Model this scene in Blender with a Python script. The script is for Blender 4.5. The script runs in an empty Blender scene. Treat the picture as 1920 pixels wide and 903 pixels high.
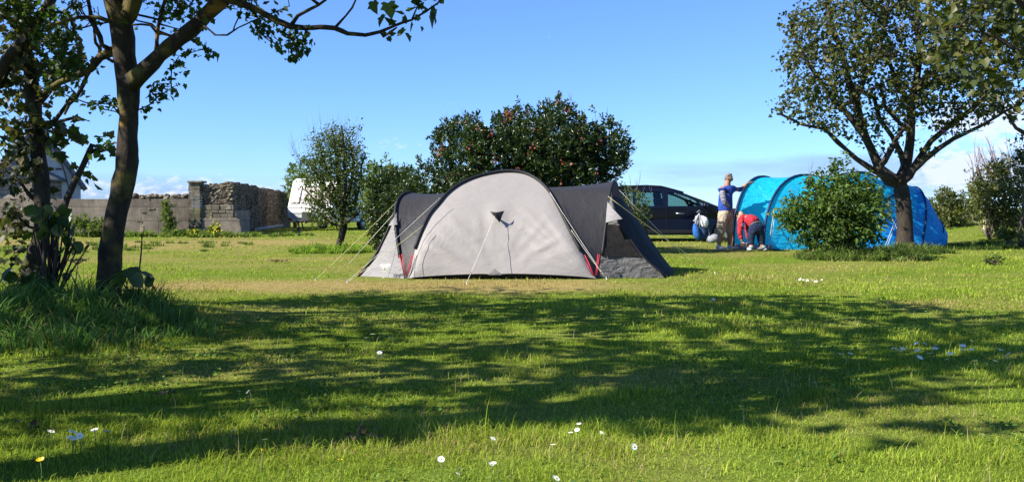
import bpy, bmesh, math, random
import numpy as np
from mathutils import Vector, Matrix, Euler
from mathutils.geometry import tessellate_polygon

R = math.radians
scene = bpy.context.scene
COL = scene.collection
rnd = random.Random(7)
nrs = np.random.RandomState(11)

# ------------------------------------------------------------------ camera
F, CX, CY, HOR, CAMH = 1650.0, 960.0, 451.5, 390.0, 1.0
PITCH = math.atan((CY - HOR) / F)
cam_d = bpy.data.cameras.new('camera')
cam = bpy.data.objects.new('camera', cam_d)
COL.objects.link(cam)
cam_d.sensor_width = 36
cam_d.lens = 36 * F / 1920
cam_d.clip_end = 6000
cam_d.clip_start = 0.05
cam.location = (0, 0, CAMH)
cam.rotation_euler = (R(90) - PITCH, 0, 0)
scene.camera = cam

# ------------------------------------------------------------------ light
SUN_EL = R(39)
SUN_AZ = Vector((-0.92, -0.39, 0)).normalized()       # horizontal direction towards the sun
sun_dir = Vector((SUN_AZ.x * math.cos(SUN_EL), SUN_AZ.y * math.cos(SUN_EL), math.sin(SUN_EL)))
sd = bpy.data.lights.new('sun', 'SUN')
sd.energy = 4.8
sd.angle = R(0.5)
sd.color = (1.0, 0.95, 0.86)
so = bpy.data.objects.new('sun', sd)
COL.objects.link(so)
so.rotation_euler = (-sun_dir).to_track_quat('-Z', 'Y').to_euler()

w = bpy.data.worlds.new('World')
scene.world = w
w.use_nodes = True
wn, wl = w.node_tree.nodes, w.node_tree.links
wn.clear()
def N(t, **k):
    n = wn.new(t)
    for a, v in k.items():
        setattr(n, a, v)
    return n
w_out = N('ShaderNodeOutputWorld')
w_bg = N('ShaderNodeBackground')
w_bg.inputs['Strength'].default_value = 0.094
sky = N('ShaderNodeTexSky', sky_type='NISHITA')
sky.sun_disc = False
sky.sun_elevation = SUN_EL
sky.sun_rotation = math.atan2(SUN_AZ.x, SUN_AZ.y)
sky.air_density = 0.9
sky.dust_density = 0.05
sky.ozone_density = 2.6
tint = N('ShaderNodeMix', data_type='RGBA', blend_type='MULTIPLY')
tint.inputs[0].default_value = 1.0
tint.inputs[7].default_value = (0.92, 1.0, 1.16, 1)
wl.new(sky.outputs[0], tint.inputs[6])
w_tr = N('ShaderNodeValToRGB')
w_tr.color_ramp.elements[0].position = 0.0; w_tr.color_ramp.elements[0].color = (0.37, 0.55, 0.92, 1)
w_tr.color_ramp.elements[1].position = 0.30; w_tr.color_ramp.elements[1].color = (0.50, 0.67, 0.98, 1)
w_sc = N('ShaderNodeVectorMath', operation='SCALE')
w_sc.inputs['Scale'].default_value = 1.15
wl.new(w_tr.outputs[0], w_sc.inputs[0])
wl.new(w_sc.outputs[0], tint.inputs[7])
geo = N('ShaderNodeTexCoord')
sep = N('ShaderNodeSeparateXYZ')
wl.new(geo.outputs['Generated'], sep.inputs[0])
def M(op, a, b=None, c=None):
    n = N('ShaderNodeMath', operation=op)
    for i, v in enumerate((a, b, c)):
        if v is None: continue
        if isinstance(v, (int, float)): n.inputs[i].default_value = v
        else: wl.new(v, n.inputs[i])
    return n.outputs[0]
# clouds: low banks of cloud above the horizon, in sky direction space
mp = N('ShaderNodeMapping')
mp.inputs['Scale'].default_value = (5.0, 5.0, 30.0)
mp.inputs['Location'].default_value = (0.4, 1.3, 0.2)
wl.new(geo.outputs['Generated'], mp.inputs[0])
ns = N('ShaderNodeTexNoise')
ns.inputs['Scale'].default_value = 1.0
ns.inputs['Detail'].default_value = 7
ns.inputs['Roughness'].default_value = 0.55
wl.new(mp.outputs[0], ns.inputs['Vector'])
mp2 = N('ShaderNodeMapping')
mp2.inputs['Scale'].default_value = (13.0, 13.0, 28.0)
wl.new(geo.outputs['Generated'], mp2.inputs[0])
ns2 = N('ShaderNodeTexNoise')
ns2.inputs['Detail'].default_value = 8
ns2.inputs['Roughness'].default_value = 0.6
wl.new(mp2.outputs[0], ns2.inputs['Vector'])
X, Y_, Z = sep.outputs
wl.new(Z, w_tr.inputs[0])
def blob(x0, z0, sx, sz):
    a = M('DIVIDE', M('SUBTRACT', X, x0), sx)
    b = M('DIVIDE', M('SUBTRACT', Z, z0), sz)
    return M('EXPONENT', M('MULTIPLY', M('ADD', M('MULTIPLY', a, a), M('MULTIPLY', b, b)), -1.0))
def ramp(fac, a, b):
    n = N('ShaderNodeMapRange', interpolation_type='SMOOTHSTEP')
    n.inputs[1].default_value = a
    n.inputs[2].default_value = b
    wl.new(fac, n.inputs[0])
    return n.outputs[0]
def add(*v):
    o = v[0]
    for q in v[1:]: o = M('ADD', o, q)
    return o
# grey-lilac stratus (right side, low), white cumulus heads, pale streaks low on the left
strat = M('MULTIPLY', add(blob(0.45, 0.035, 0.34, 0.026), M('MULTIPLY', blob(-0.35, 0.005, 0.30, 0.030), 0.8)), 1.0)
strat_m = ramp(M('ADD', strat, M('MULTIPLY', M('SUBTRACT', ns.outputs[0], 0.5), 1.5)), 0.25, 0.9)
cum = add(blob(0.45, 0.034, 0.050, 0.024), M('MULTIPLY', blob(0.47, 0.088, 0.075, 0.025), 0.85),
          M('MULTIPLY', blob(0.62, 0.05, 0.12, 0.04), 0.9),
          M('MULTIPLY', blob(-0.36, 0.018, 0.16, 0.016), 0.7), M('MULTIPLY', blob(-0.125, 0.073, 0.055, 0.008), 0.42))
cum_m = ramp(M('ADD', cum, M('MULTIPLY', M('SUBTRACT', ns2.outputs[0], 0.5), 2.2)), 0.38, 0.95)
up = ramp(Z, -0.02, 0.01)
mix1 = N('ShaderNodeMix', data_type='RGBA')
mix1.inputs[7].default_value = (1.55, 2.05, 3.6, 1)
wl.new(M('MULTIPLY', strat_m, 0.55), mix1.inputs[0])
wl.new(tint.outputs[2], mix1.inputs[6])
mix2 = N('ShaderNodeMix', data_type='RGBA')
mix2.inputs[7].default_value = (4.6, 4.9, 5.7, 1)
wl.new(M('MULTIPLY', M('MULTIPLY', cum_m, 0.8), up), mix2.inputs[0])
wl.new(mix1.outputs[2], mix2.inputs[6])
wl.new(mix2.outputs[2], w_bg.inputs[0])
wl.new(w_bg.outputs[0], w_out.inputs[0])

scene.view_settings.view_transform = 'Standard'
scene.view_settings.look = 'None'
scene.view_settings.gamma = 1
scene.view_settings.exposure = 1.15
scene.cycles.max_bounces = 6
scene.cycles.transparent_max_bounces = 8
scene.cycles.use_denoising = True

# ------------------------------------------------------------------ helpers
def at(px, py, Y):
    """world point seen at photo pixel (px,py) at depth Y"""
    c, s = math.cos(PITCH), math.sin(PITCH)
    a, b = (px - CX) / F, (CY - py) / F
    d = Vector((a, c + b * s, -s + b * c))
    k = Y / d.y
    return Vector((d.x * k, Y, CAMH + d.z * k))
def gp(px, py):
    c, s = math.cos(PITCH), math.sin(PITCH)
    a, b = (px - CX) / F, (CY - py) / F
    d = Vector((a, c + b * s, -s + b * c))
    k = -CAMH / d.z
    return Vector((d.x * k, d.y * k, 0))

_perm = np.random.RandomState(5).rand(256, 256)
def vnoise(x, y, seed=0):
    x = np.asarray(x, float) + seed * 17.31; y = np.asarray(y, float) + seed * 7.77
    xi, yi = np.floor(x).astype(int), np.floor(y).astype(int)
    fx, fy = x - xi, y - yi
    fx, fy = fx * fx * (3 - 2 * fx), fy * fy * (3 - 2 * fy)
    g = lambda a, b: _perm[a % 256, b % 256]
    return (g(xi, yi) * (1 - fx) + g(xi + 1, yi) * fx) * (1 - fy) + (g(xi, yi + 1) * (1 - fx) + g(xi + 1, yi + 1) * fx) * fy
def sstep(a, b, x):
    t = np.clip((np.asarray(x, float) - a) / (b - a), 0, 1)
    return t * t * (3 - 2 * t)
def gz(x, y):
    x = np.asarray(x, float); y = np.asarray(y, float)
    fade = 1 - sstep(30, 60, np.hypot(x, y))
    h = (vnoise(x / 1.1, y / 1.1) - .5) * 0.035 + (vnoise(x / 3.3, y / 3.3, 3) - .5) * 0.06
    flat = np.maximum(sstep(11.2, 12.2, y) * (1 - sstep(15.5, 16.5, y)) * (1 - sstep(3.0, 4.0, np.abs(x))), sstep(19, 21, y) * (1 - sstep(27, 29, y)))
    h = h * fade * (1 - .8 * flat)
    h = h + 0.55 * sstep(10.5, 16, x) * sstep(20, 32, y) * (1 - sstep(60, 90, y))
    h = h + 0.10 * np.exp(-((x + 3.6) ** 2 / 1.5 + (y - 7.9) ** 2 / 1.2))
    return h
def gzf(x, y): return float(gz(x, y))

def tag(o, label=None, cat=None, group=None, kind=None):
    if label: o['label'] = label
    if cat: o['category'] = cat
    if group: o['group'] = group
    if kind: o['kind'] = kind
    return o
def empty(name, loc=(0, 0, 0), rz=0, label=None, cat=None, group=None):
    o = bpy.data.objects.new(name, None)
    COL.objects.link(o)
    o.location = loc
    o.rotation_euler = (0, 0, rz)
    o.empty_display_size = 0.2
    return tag(o, label, cat, group)

def fast_mesh(name, verts, loops, starts, mats, parent=None, matidx=None, color=None, smooth=False):
    me = bpy.data.meshes.new(name)
    verts = np.asarray(verts, np.float32).reshape(-1, 3)
    loops = np.asarray(loops, np.int32).ravel(); starts = np.asarray(starts, np.int32).ravel()
    me.vertices.add(len(verts)); me.vertices.foreach_set('co', verts.ravel())
    me.loops.add(len(loops)); me.loops.foreach_set('vertex_index', loops)
    me.polygons.add(len(starts)); me.polygons.foreach_set('loop_start', starts)
    for m in (mats if isinstance(mats, (list, tuple)) else [mats]): me.materials.append(m)
    if matidx is not None: me.polygons.foreach_set('material_index', np.asarray(matidx, np.int32))
    if smooth: me.polygons.foreach_set('use_smooth', np.ones(len(starts), bool))
    if color is not None:
        a = me.color_attributes.new('Col', 'FLOAT_COLOR', 'POINT')
        c = np.ones((len(verts), 4), np.float32); c[:, :3] = color
        a.data.foreach_set('color', c.ravel())
    me.update(calc_edges=True)
    o = bpy.data.objects.new(name, me)
    COL.objects.link(o)
    if parent is not None: o.parent = parent
    return o

class MB:
    """collects geometry for ONE mesh object"""
    def __init__(s): s.v, s.f, s.m, s.sm = [], [], [], []
    def add(s, verts, faces, mi=0, smooth=False):
        b = len(s.v)
        s.v += [tuple(v) for v in verts]
        for f in faces:
            s.f.append([b + i for i in f]); s.m.append(mi); s.sm.append(smooth)
        return s
    def box(s, c, d, mi=0, rot=None):
        x, y, z = d[0] / 2, d[1] / 2, d[2] / 2
        vs = [Vector((sx * x, sy * y, sz * z)) for sx in (-1, 1) for sy in (-1, 1) for sz in (-1, 1)]
        if rot is not None:
            m = rot if isinstance(rot, Matrix) else Euler(rot).to_matrix()
            vs = [m @ v for v in vs]
        vs = [v + Vector(c) for v in vs]
        return s.add(vs, [(0, 1, 3, 2), (4, 6, 7, 5), (0, 4, 5, 1), (2, 3, 7, 6), (0, 2, 6, 4), (1, 5, 7, 3)], mi)
    def tube(s, pts, rad, n=8, mi=0, cap=True, flat=None):
        pts = [Vector(p) for p in pts]
        if isinstance(rad, (int, float)): rad = [rad] * len(pts)
        ref = None; vs = []
        for i, p in enumerate(pts):
            t = (pts[min(i + 1, len(pts) - 1)] - pts[max(i - 1, 0)])
            t = t.normalized() if t.length > 1e-9 else Vector((0, 0, 1))
            if ref is None:
                ref = t.orthogonal().normalized()
            ref = (ref - t * ref.dot(t))
            ref = ref.normalized() if ref.length > 1e-6 else t.orthogonal().normalized()
            b = t.cross(ref)
            for k in range(n):
                a = 2 * math.pi * k / n
                vs.append(p + (ref * math.cos(a) + b * math.sin(a)) * rad[i])
        fs = []
        for i in range(len(pts) - 1):
            for k in range(n):
                k2 = (k + 1) % n
                fs.append((i * n + k, i * n + k2, (i + 1) * n + k2, (i + 1) * n + k))
        if cap:
            fs.append(tuple(range(n - 1, -1, -1)))
            fs.append(tuple((len(pts) - 1) * n + k for k in range(n)))
        return s.add(vs, fs, mi, True)
    def ellipsoid(s, c, r, nu=12, nv=8, mi=0, rot=None, fn=None):
        vs = []; fs = []
        for j in range(nv + 1):
            ph = math.pi * j / nv
            for i in range(nu):
                th = 2 * math.pi * i / nu
                v = Vector((r[0] * math.sin(ph) * math.cos(th), r[1] * math.sin(ph) * math.sin(th), r[2] * math.cos(ph)))
                if fn: v = fn(v)
                if rot is not None: v = rot @ v
                vs.append(v + Vector(c))
        for j in range(nv):
            for i in range(nu):
                i2 = (i + 1) % nu
                fs.append((j * nu + i, (j + 1) * nu + i, (j + 1) * nu + i2, j * nu + i2))
        return s.add(vs, fs, mi, True)
    def prism(s, outer, holes=(), y0=0, y1=1, mi=0, fn=None):
        """polygon in xz (with holes) extruded in y"""
        loops = [[Vector((a, b, 0)) for a, b in outer]] + [[Vector((a, b, 0)) for a, b in h] for h in holes]
        flat = [p for l in loops for p in l]
        tris = tessellate_polygon(loops)
        n = len(flat)
        vs = [Vector((p.x, y0, p.y)) for p in flat] + [Vector((p.x, y1, p.y)) for p in flat]
        if fn: vs = [fn(v) for v in vs]
        fs = [tuple(t) for t in tris] + [tuple(n + i for i in reversed(t)) for t in tris]
        o = 0
        for l in loops:
            k = len(l)
            for i in range(k):
                a, b = o + i, o + (i + 1) % k
                fs.append((a, b, n + b, n + a))
            o += k
        return s.add(vs, fs, mi)
    def grid(s, rows, mi=0, smooth=True):
        nr, nc = len(rows), len(rows[0])
        return s.add([p for r in rows for p in r],
                     [(i * nc + j, i * nc + j + 1, (i + 1) * nc + j + 1, (i + 1) * nc + j) for i in range(nr - 1) for j in range(nc - 1)], mi, smooth)
    def build(s, name, mats, parent=None, bevel=0, weld=False, subsurf=0, solid=0):
        me = bpy.data.meshes.new(name)
        me.from_pydata(s.v, [], s.f)
        for m in (mats if isinstance(mats, (list, tuple)) else [mats]): me.materials.append(m)
        me.polygons.foreach_set('material_index', s.m)
        me.polygons.foreach_set('use_smooth', s.sm)
        if weld or bevel:
            bm = bmesh.new(); bm.from_mesh(me)
            bmesh.ops.remove_doubles(bm, verts=bm.verts, dist=1e-4)
            bmesh.ops.recalc_face_normals(bm, faces=bm.faces)
            bm.to_mesh(me); bm.free()
        me.update()
        o = bpy.data.objects.new(name, me)
        COL.objects.link(o)
        if parent is not None: o.parent = parent
        if bevel:
            b = o.modifiers.new('bevel', 'BEVEL'); b.width = bevel; b.segments = 3; b.limit_method = 'ANGLE'; b.angle_limit = R(35)
            b.harden_normals = False
            for p in me.polygons: p.use_smooth = True
            o.modifiers.new('wn', 'WEIGHTED_NORMAL')
        if solid:
            b = o.modifiers.new('solid', 'SOLIDIFY'); b.thickness = solid
        if subsurf:
            b = o.modifiers.new('ss', 'SUBSURF'); b.levels = b.render_levels = subsurf
        return o

# ------------------------------------------------------------------ materials
class NT:
    def __init__(s, name):
        s.mat = bpy.data.materials.new(name); s.mat.use_nodes = True
        s.nt = s.mat.node_tree; s.n = s.nt.nodes; s.l = s.nt.links
        s.n.clear(); s.out = s.n.new('ShaderNodeOutputMaterial')
    def node(s, t, ins=None, **k):
        n = s.n.new(t)
        for a, v in k.items(): setattr(n, a, v)
        for a, v in (ins or {}).items():
            if isinstance(v, bpy.types.NodeSocket): s.l.new(v, n.inputs[a])
            else: n.inputs[a].default_value = v
        return n
    def ramp(s, fac, stops):
        n = s.n.new('ShaderNodeValToRGB'); cr = n.color_ramp
        while len(cr.elements) < len(stops): cr.elements.new(0.5)
        for e, (p, c) in zip(cr.elements, stops):
            e.position = p; e.color = (*c, 1) if len(c) == 3 else c
        s.l.new(fac, n.inputs[0]); return n.outputs[0]
    def noise(s, scale, detail=4, rough=.55, vec=None, dist=0):
        n = s.node('ShaderNodeTexNoise', {'Scale': scale, 'Detail': detail, 'Roughness': rough, 'Distortion': dist})
        if vec is not None: s.l.new(vec, n.inputs['Vector'])
        return n.outputs[0]
    def coord(s, scale=(1, 1, 1), rot=(0, 0, 0), kind='Object'):
        t = s.node('ShaderNodeTexCoord')
        m = s.node('ShaderNodeMapping', {'Scale': scale, 'Rotation': rot})
        s.l.new(t.outputs[kind], m.inputs[0]); return m.outputs[0]
    def mix(s, fac, a, b, blend='MIX'):
        n = s.node('ShaderNodeMix', data_type='RGBA', blend_type=blend)
        for i, v in ((0, fac), (6, a), (7, b)):
            if isinstance(v, bpy.types.NodeSocket): s.l.new(v, n.inputs[i])
            elif i == 0: n.inputs[0].default_value = v
            else: n.inputs[i].default_value = (*v, 1)
        return n.outputs[2]
    def bump(s, h, strength=.3, dist=.02):
        return s.node('ShaderNodeBump', {'Height': h, 'Strength': strength, 'Distance': dist}).outputs[0]
    def pbr(s, color, rough=.8, normal=None, metal=0, spec=.3, **k):
        p = s.node('ShaderNodeBsdfPrincipled', {'Roughness': rough, 'Metallic': metal, 'Specular IOR Level': spec})
        if isinstance(color, bpy.types.NodeSocket): s.l.new(color, p.inputs['Base Color'])
        else: p.inputs['Base Color'].default_value = (*color, 1)
        if normal is not None: s.l.new(normal, p.inputs['Normal'])
        for a, v in k.items(): p.inputs[a].default_value = v
        return p.outputs[0]
    def done(s, sh):
        s.l.new(sh, s.out.inputs[0]); return s.mat

def simple(name, col, rough=.6, var=.12, metal=0, spec=.3, scale=12, bump=0.0):
    t = NT(name)
    c = t.coord()
    n = t.noise(scale, 5, .6, c)
    d = tuple(x * (1 - var * 1.6) for x in col); u = tuple(min(1, x * (1 + var)) for x in col)
    return t.done(t.pbr(t.ramp(n, [(.3, d), (.7, u)]), rough, t.bump(n, bump, .01) if bump else None, metal, spec))

def leaf_mat(name, c1, c2, c3, trans=.35, rough=.45, spec=.3):
    t = NT(name)
    g = t.node('ShaderNodeNewGeometry')
    col = t.ramp(g.outputs['Random Per Island'], [(0, c1), (.55, c2), (1, c3)])
    wide = t.noise(1.3, 2, .5, t.coord())
    col = t.mix(.5, col, t.ramp(wide, [(.35, (.55, .6, .5)), (.65, (1.25, 1.2, 1.0))]), 'MULTIPLY')
    p = t.pbr(col, rough, None, 0, spec)
    tl = t.node('ShaderNodeBsdfTranslucent')
    tc = t.mix(1, col, (1.5, 1.6, .55), 'MULTIPLY')
    t.l.new(tc, tl.inputs[0])
    m = t.node('ShaderNodeMixShader', {0: trans})
    t.l.new(p, m.inputs[1]); t.l.new(tl.outputs[0], m.inputs[2])
    return t.done(m.outputs[0])

def bark_mat(name, base=(.045, .032, .021), dark=(.015, .011, .008), moss=(.13, .105, .022), mossamt=.53, orange=False):
    t = NT(name)
    c = t.coord((1, 1, .35))
    n = t.noise(14, 8, .65, c); n2 = t.noise(4.5, 5, .6, t.coord())
    col = t.ramp(n, [(.3, dark), (.65, base), (.85, tuple(x * 1.7 for x in base))])
    col = t.mix(t.ramp(n2, [(mossamt - .05, (0, 0, 0)), (mossamt + .12, (.8, .8, .8))]), col, moss)
    if orange:
        n3 = t.noise(3.1, 4, .6, t.coord((1, 1, 1.6)))
        col = t.mix(t.ramp(n3, [(.62, (0, 0, 0)), (.70, (.8, .8, .8))]), col, (.30, .15, .03))
    return t.done(t.pbr(col, .9, t.bump(n, .8, .03)))

M_ = {}
M_['bark'] = bark_mat('bark', orange=True)
M_['bark_dark'] = bark_mat('dark_bark', (.055, .042, .030), (.018, .014, .011), (.09, .08, .025), .62)
M_['twig'] = simple('twig_bark', (.16, .12, .09), .9)
M_['twig_red'] = simple('reddish_twig', (.26, .15, .11), .9)
M_['syc'] = leaf_mat('sycamore_leaf', (.022, .040, .010), (.040, .062, .016), (.085, .085, .025), .38)
M_['syc_dry'] = leaf_mat('windburnt_sycamore_leaf', (.040, .056, .015), (.075, .092, .024), (.14, .125, .042), .32)
M_['syc_mix'] = leaf_mat('olive_brown_sycamore_leaf', (.030, .042, .012), (.060, .070, .020), (.13, .105, .045), .34)  # brownish olive, lighter than the plain sycamore leaf
M_['hanging'] = leaf_mat('young_green_leaf', (.022, .05, .012), (.045, .085, .018), (.09, .13, .025), .42)
M_['esc'] = leaf_mat('glossy_hedge_leaf', (.016, .034, .010), (.035, .062, .018), (.085, .115, .03), .22, .3, .5)
M_['willow'] = leaf_mat('small_olive_leaf', (.045, .065, .016), (.085, .115, .028), (.14, .18, .045), .35)
M_['light'] = leaf_mat('light_green_leaf', (.08, .12, .025), (.12, .17, .035), (.19, .23, .05), .4)
M_['elder'] = leaf_mat('elder_leaf', (.035, .070, .015), (.080, .135, .026), (.16, .22, .045), .38, .45)
M_['shrub'] = leaf_mat('dusty_shrub_leaf', (.06, .075, .022), (.12, .14, .042), (.20, .20, .08), .35)
M_['flower_red'] = leaf_mat('red_flower', (.20, .035, .035), (.34, .07, .07), (.44, .16, .12), .3)
M_['yellow'] = leaf_mat('yellow_flower', (.65, .55, .04), (.75, .62, .05), (.8, .7, .1), .3)
M_['drybrown'] = leaf_mat('dead_leaf', (.06, .035, .018), (.10, .06, .03), (.17, .11, .06), .2)
M_['umbel'] = leaf_mat('seed_head', (.10, .10, .05), (.16, .15, .08), (.22, .2, .12), .2)
M_['dock'] = leaf_mat('dock_leaf', (.03, .06, .015), (.05, .085, .02), (.09, .12, .03), .35)

def grass_mat(name, trans=.38, rough=.6):
    t = NT(name)
    a = t.node('ShaderNodeAttribute', attribute_name='Col')
    p = t.pbr(a.outputs['Color'], rough, None, 0, .0)
    tl = t.node('ShaderNodeBsdfTranslucent')
    t.l.new(t.mix(1, a.outputs['Color'], (1.25, 1.25, .7), 'MULTIPLY'), tl.inputs[0])
    m = t.node('ShaderNodeMixShader', {0: trans})
    t.l.new(p, m.inputs[1]); t.l.new(tl.outputs[0], m.inputs[2])
    return t.done(m.outputs[0])
M_['grass'] = grass_mat('grass_blade')

# ------------------------------------------------------------------ ground
def dryness(x, y):
    """where the turf is worn and straw coloured (its own colour)"""
    d = sstep(.50, .75, vnoise(x / 2.2, y / 1.3, 9)) * .30
    d = d + sstep(.45, .8, vnoise(x / .5, y / .35, 19)) * .22
    band = np.exp(-((y - 11.4) / .75) ** 2) * (1 - sstep(-.5, 3.0, x)) * sstep(-5.6, -4.2, x)
    d = d + 1.6 * band * (.55 + .45 * vnoise(x / .5, y / .3, 4))
    left = (1 - sstep(-3, 0, x)) * sstep(13.0, 15, y) * (1 - sstep(30, 34, y))
    d = d + left * .30 * vnoise(x / 1.6, y / 2.0, 6)
    d = d + .8 * np.exp(-((y - 25.0) / 3.2) ** 2) * (1 - sstep(-6.5, -4.5, x)) * (.5 + .5 * vnoise(x / 1.2, y / 1.6, 14))
    rgt = np.exp(-((y - 12.6) / 1.2) ** 2) * np.exp(-((x - 3.6) / 1.6) ** 2)
    d = d + rgt * .35
    d = d + (x > 2) * sstep(17, 19, y) * (1 - sstep(24, 27, y)) * .28
    d = d * (1 - .5 * sstep(6, 9, x))
    return np.clip(d, 0, 1)

def build_ground():
    t = NT('lawn_soil')
    pos = t.node('ShaderNodeNewGeometry').outputs['Position']
    n2 = t.noise(9, 6, .65, pos); n3 = t.noise(60, 3, .6, pos)
    green = t.ramp(n2, [(.3, (.085, .130, .018)), (.7, (.160, .225, .032))])
    dry = t.ramp(n2, [(.3, (.22, .165, .065)), (.7, (.38, .29, .12))])
    col = t.mix(t.node('ShaderNodeAttribute', attribute_name='Col').outputs['Fac'], green, dry)
    col = t.mix(.6, col, t.ramp(n3, [(.3, (.55, .55, .45)), (.7, (1.2, 1.2, 1.1))]), 'MULTIPLY')
    m = t.done(t.pbr(col, 1.0, t.bump(n3, .6, .03), 0, 0.0))
    xs = np.concatenate([-np.geomspace(3000, 22, 16), np.arange(-20, 20.01, .3), np.geomspace(22, 3000, 16)])
    ys = np.concatenate([-np.geomspace(300, 5, 8), np.arange(-3, 40, .3), np.geomspace(42, 4000, 20)])
    XX, YY = np.meshgrid(xs, ys)
    ZZ = gz(XX, YY)
    v = np.stack([XX, YY, ZZ], -1).reshape(-1, 3)
    nc = len(xs); nr = len(ys)
    i = (np.arange(nr - 1)[:, None] * nc + np.arange(nc - 1)[None]).ravel()
    loops = np.stack([i, i + 1, i + nc + 1, i + nc], 1)
    o = fast_mesh('ground', v, loops, np.arange(len(i)) * 4, m, smooth=True, color=np.repeat(np.clip(dryness(XX, YY) * .95, 0, 1).reshape(-1, 1), 3, 1))
    tag(o, 'rough mown lawn of the camping field', None, None, 'structure')
build_ground()

def blade_mesh(name, px, py, L, W, lean, seg, mat, cols, parent=None, z0=None, head=None):
    """ribbon blades: L length, W width, lean 0..1 bend"""
    n = len(px)
    head = nrs.rand(n) * 2 * np.pi if head is None else head
    side = head + np.pi / 2 + nrs.randn(n) * .5
    z = gz(px, py) - .005 if z0 is None else z0
    rows = []
    for k in range(seg + 1):
        t = k / seg
        up = L * t * (1 - .45 * lean * t * t) * np.cos(lean * .5 * t)
        out = L * lean * t * t * .75
        wv = W * (1 - t) ** .7 if k < seg else 0 * W
        cx = px + np.cos(head) * out; cy = py + np.sin(head) * out; cz = z + up * np.where(lean > .9, 1 - .35 * t * t, 1)
        dx, dy = np.cos(side) * wv / 2, np.sin(side) * wv / 2
        if k < seg:
            rows.append(np.stack([cx - dx, cy - dy, cz], 1)); rows.append(np.stack([cx + dx, cy + dy, cz], 1))
        else:
            rows.append(np.stack([cx, cy, cz], 1))
    nv = 2 * seg + 1
    v = np.stack(rows, 1).reshape(-1, 3)
    base = np.arange(n)[:, None] * nv
    lp, tot = [], []
    for k in range(seg - 1):
        lp.append(base + np.array([2 * k, 2 * k + 1, 2 * k + 3, 2 * k + 2])); tot.append(4)
    lp.append(base + np.array([2 * seg - 2, 2 * seg - 1, 2 * seg])); tot.append(3)
    loops = np.concatenate(lp, 1)
    per = sum(tot)
    st = np.concatenate([[0], np.cumsum(tot)[:-1]])
    starts = (np.arange(n)[:, None] * per + st[None]).ravel()
    c = np.repeat(cols, nv, 0)
    return fast_mesh(name, v, loops, starts, mat, parent, color=c, smooth=False)

def grass_cols(x, y, n, dryk=1.0):
    d = dryness(x, y) * dryk
    r = nrs.rand(n)
    isdry = (r < d * .85 + .02)
    v = nrs.rand(n)[:, None]
    patch = vnoise(x / 1.4, y / .9, 31)[:, None]
    g = np.array([.120, .200, .020]) * (1 - v) + np.array([.360, .430, .055]) * v
    mot = vnoise(x / .38, y / .30, 61)[:, None]
    g = g * (.62 + .55 * patch + .40 * mot) * np.array([1.0, 1.0, 1.0])
    g = g * (1 - patch * .3) + np.array([.32, .33, .055]) * patch * .3
    s = np.array([.30, .225, .08]) * (1 - v) + np.array([.50, .39, .18]) * v
    c = np.where(isdry[:, None], s, g)
    return c

TREEPOS = []
def lawn():
    bands = [(2.6, 4.6, 11500, .0035, .058, 3), (4.6, 7.5, 4800, .0050, .060, 2), (7.5, 12, 1700, .0080, .060, 2), (12, 20, 620, .015, .060, 1), (20, 46, 130, .034, .070, 1)]
    allx = []
    for bi, (y0, y1, dens, W, L, seg) in enumerate(bands):
        half = .70
        area = half * (y1 ** 2 - y0 ** 2)
        n = int(area * dens)
        y = np.sqrt(nrs.rand(n) * (y1 ** 2 - y0 ** 2) + y0 ** 2)
        x = (nrs.rand(n) * 2 - 1) * half * y
        tuft = vnoise(x / .16, y / .16, 2) * .6 + vnoise(x / .45, y / .45, 8) * .4
        keep = nrs.rand(n) < .25 + 1.3 * tuft
        # under the tents nothing grows through
        keep &= ~((np.abs(x - .05) < 2.2) & (y > 12.62) & (y < 15.1))
        keep &= ~((x > 5.4) & (x < 10.6) & (y > 21.3) & (y < 24.2))
        x, y, tuft = x[keep], y[keep], tuft[keep]
        n = len(x)
        longk = sstep(.52, .8, vnoise(x / 1.0, y / .7, 41)) + .8 * sstep(.66, .85, vnoise(x / .30, y / .25, 44))
        dr = dryness(x, y)
        l = L * (.40 + .8 * nrs.rand(n) ** 1.5) * (.70 + .75 * longk) * (.7 + .6 * tuft) * (1 - .45 * dr)
        l *= np.where(nrs.rand(n) < .012, 1.9, 1)
        if bi == 0: l *= 1.0 - .25 * (1 - sstep(2.6, 3.6, y))
        lean = .35 + nrs.rand(n) * 1.15
        # lush margin under the trees on the left and at the wall foot
        blade = blade_mesh('lawn_grass', x, y, l, W * (.7 + .6 * nrs.rand(n)), lean, seg, M_['grass'], grass_cols(x, y, n))
        nm = ['short lawn grass nearest the camera', 'short lawn grass in the shaded foreground', 'worn lawn grass in front of the grey tent', 'mown lawn grass around the grey tent', 'distant lawn grass up to the wall and hedge'][bi]
        tag(blade, nm, 'grass', None, 'stuff')
lawn()

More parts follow.
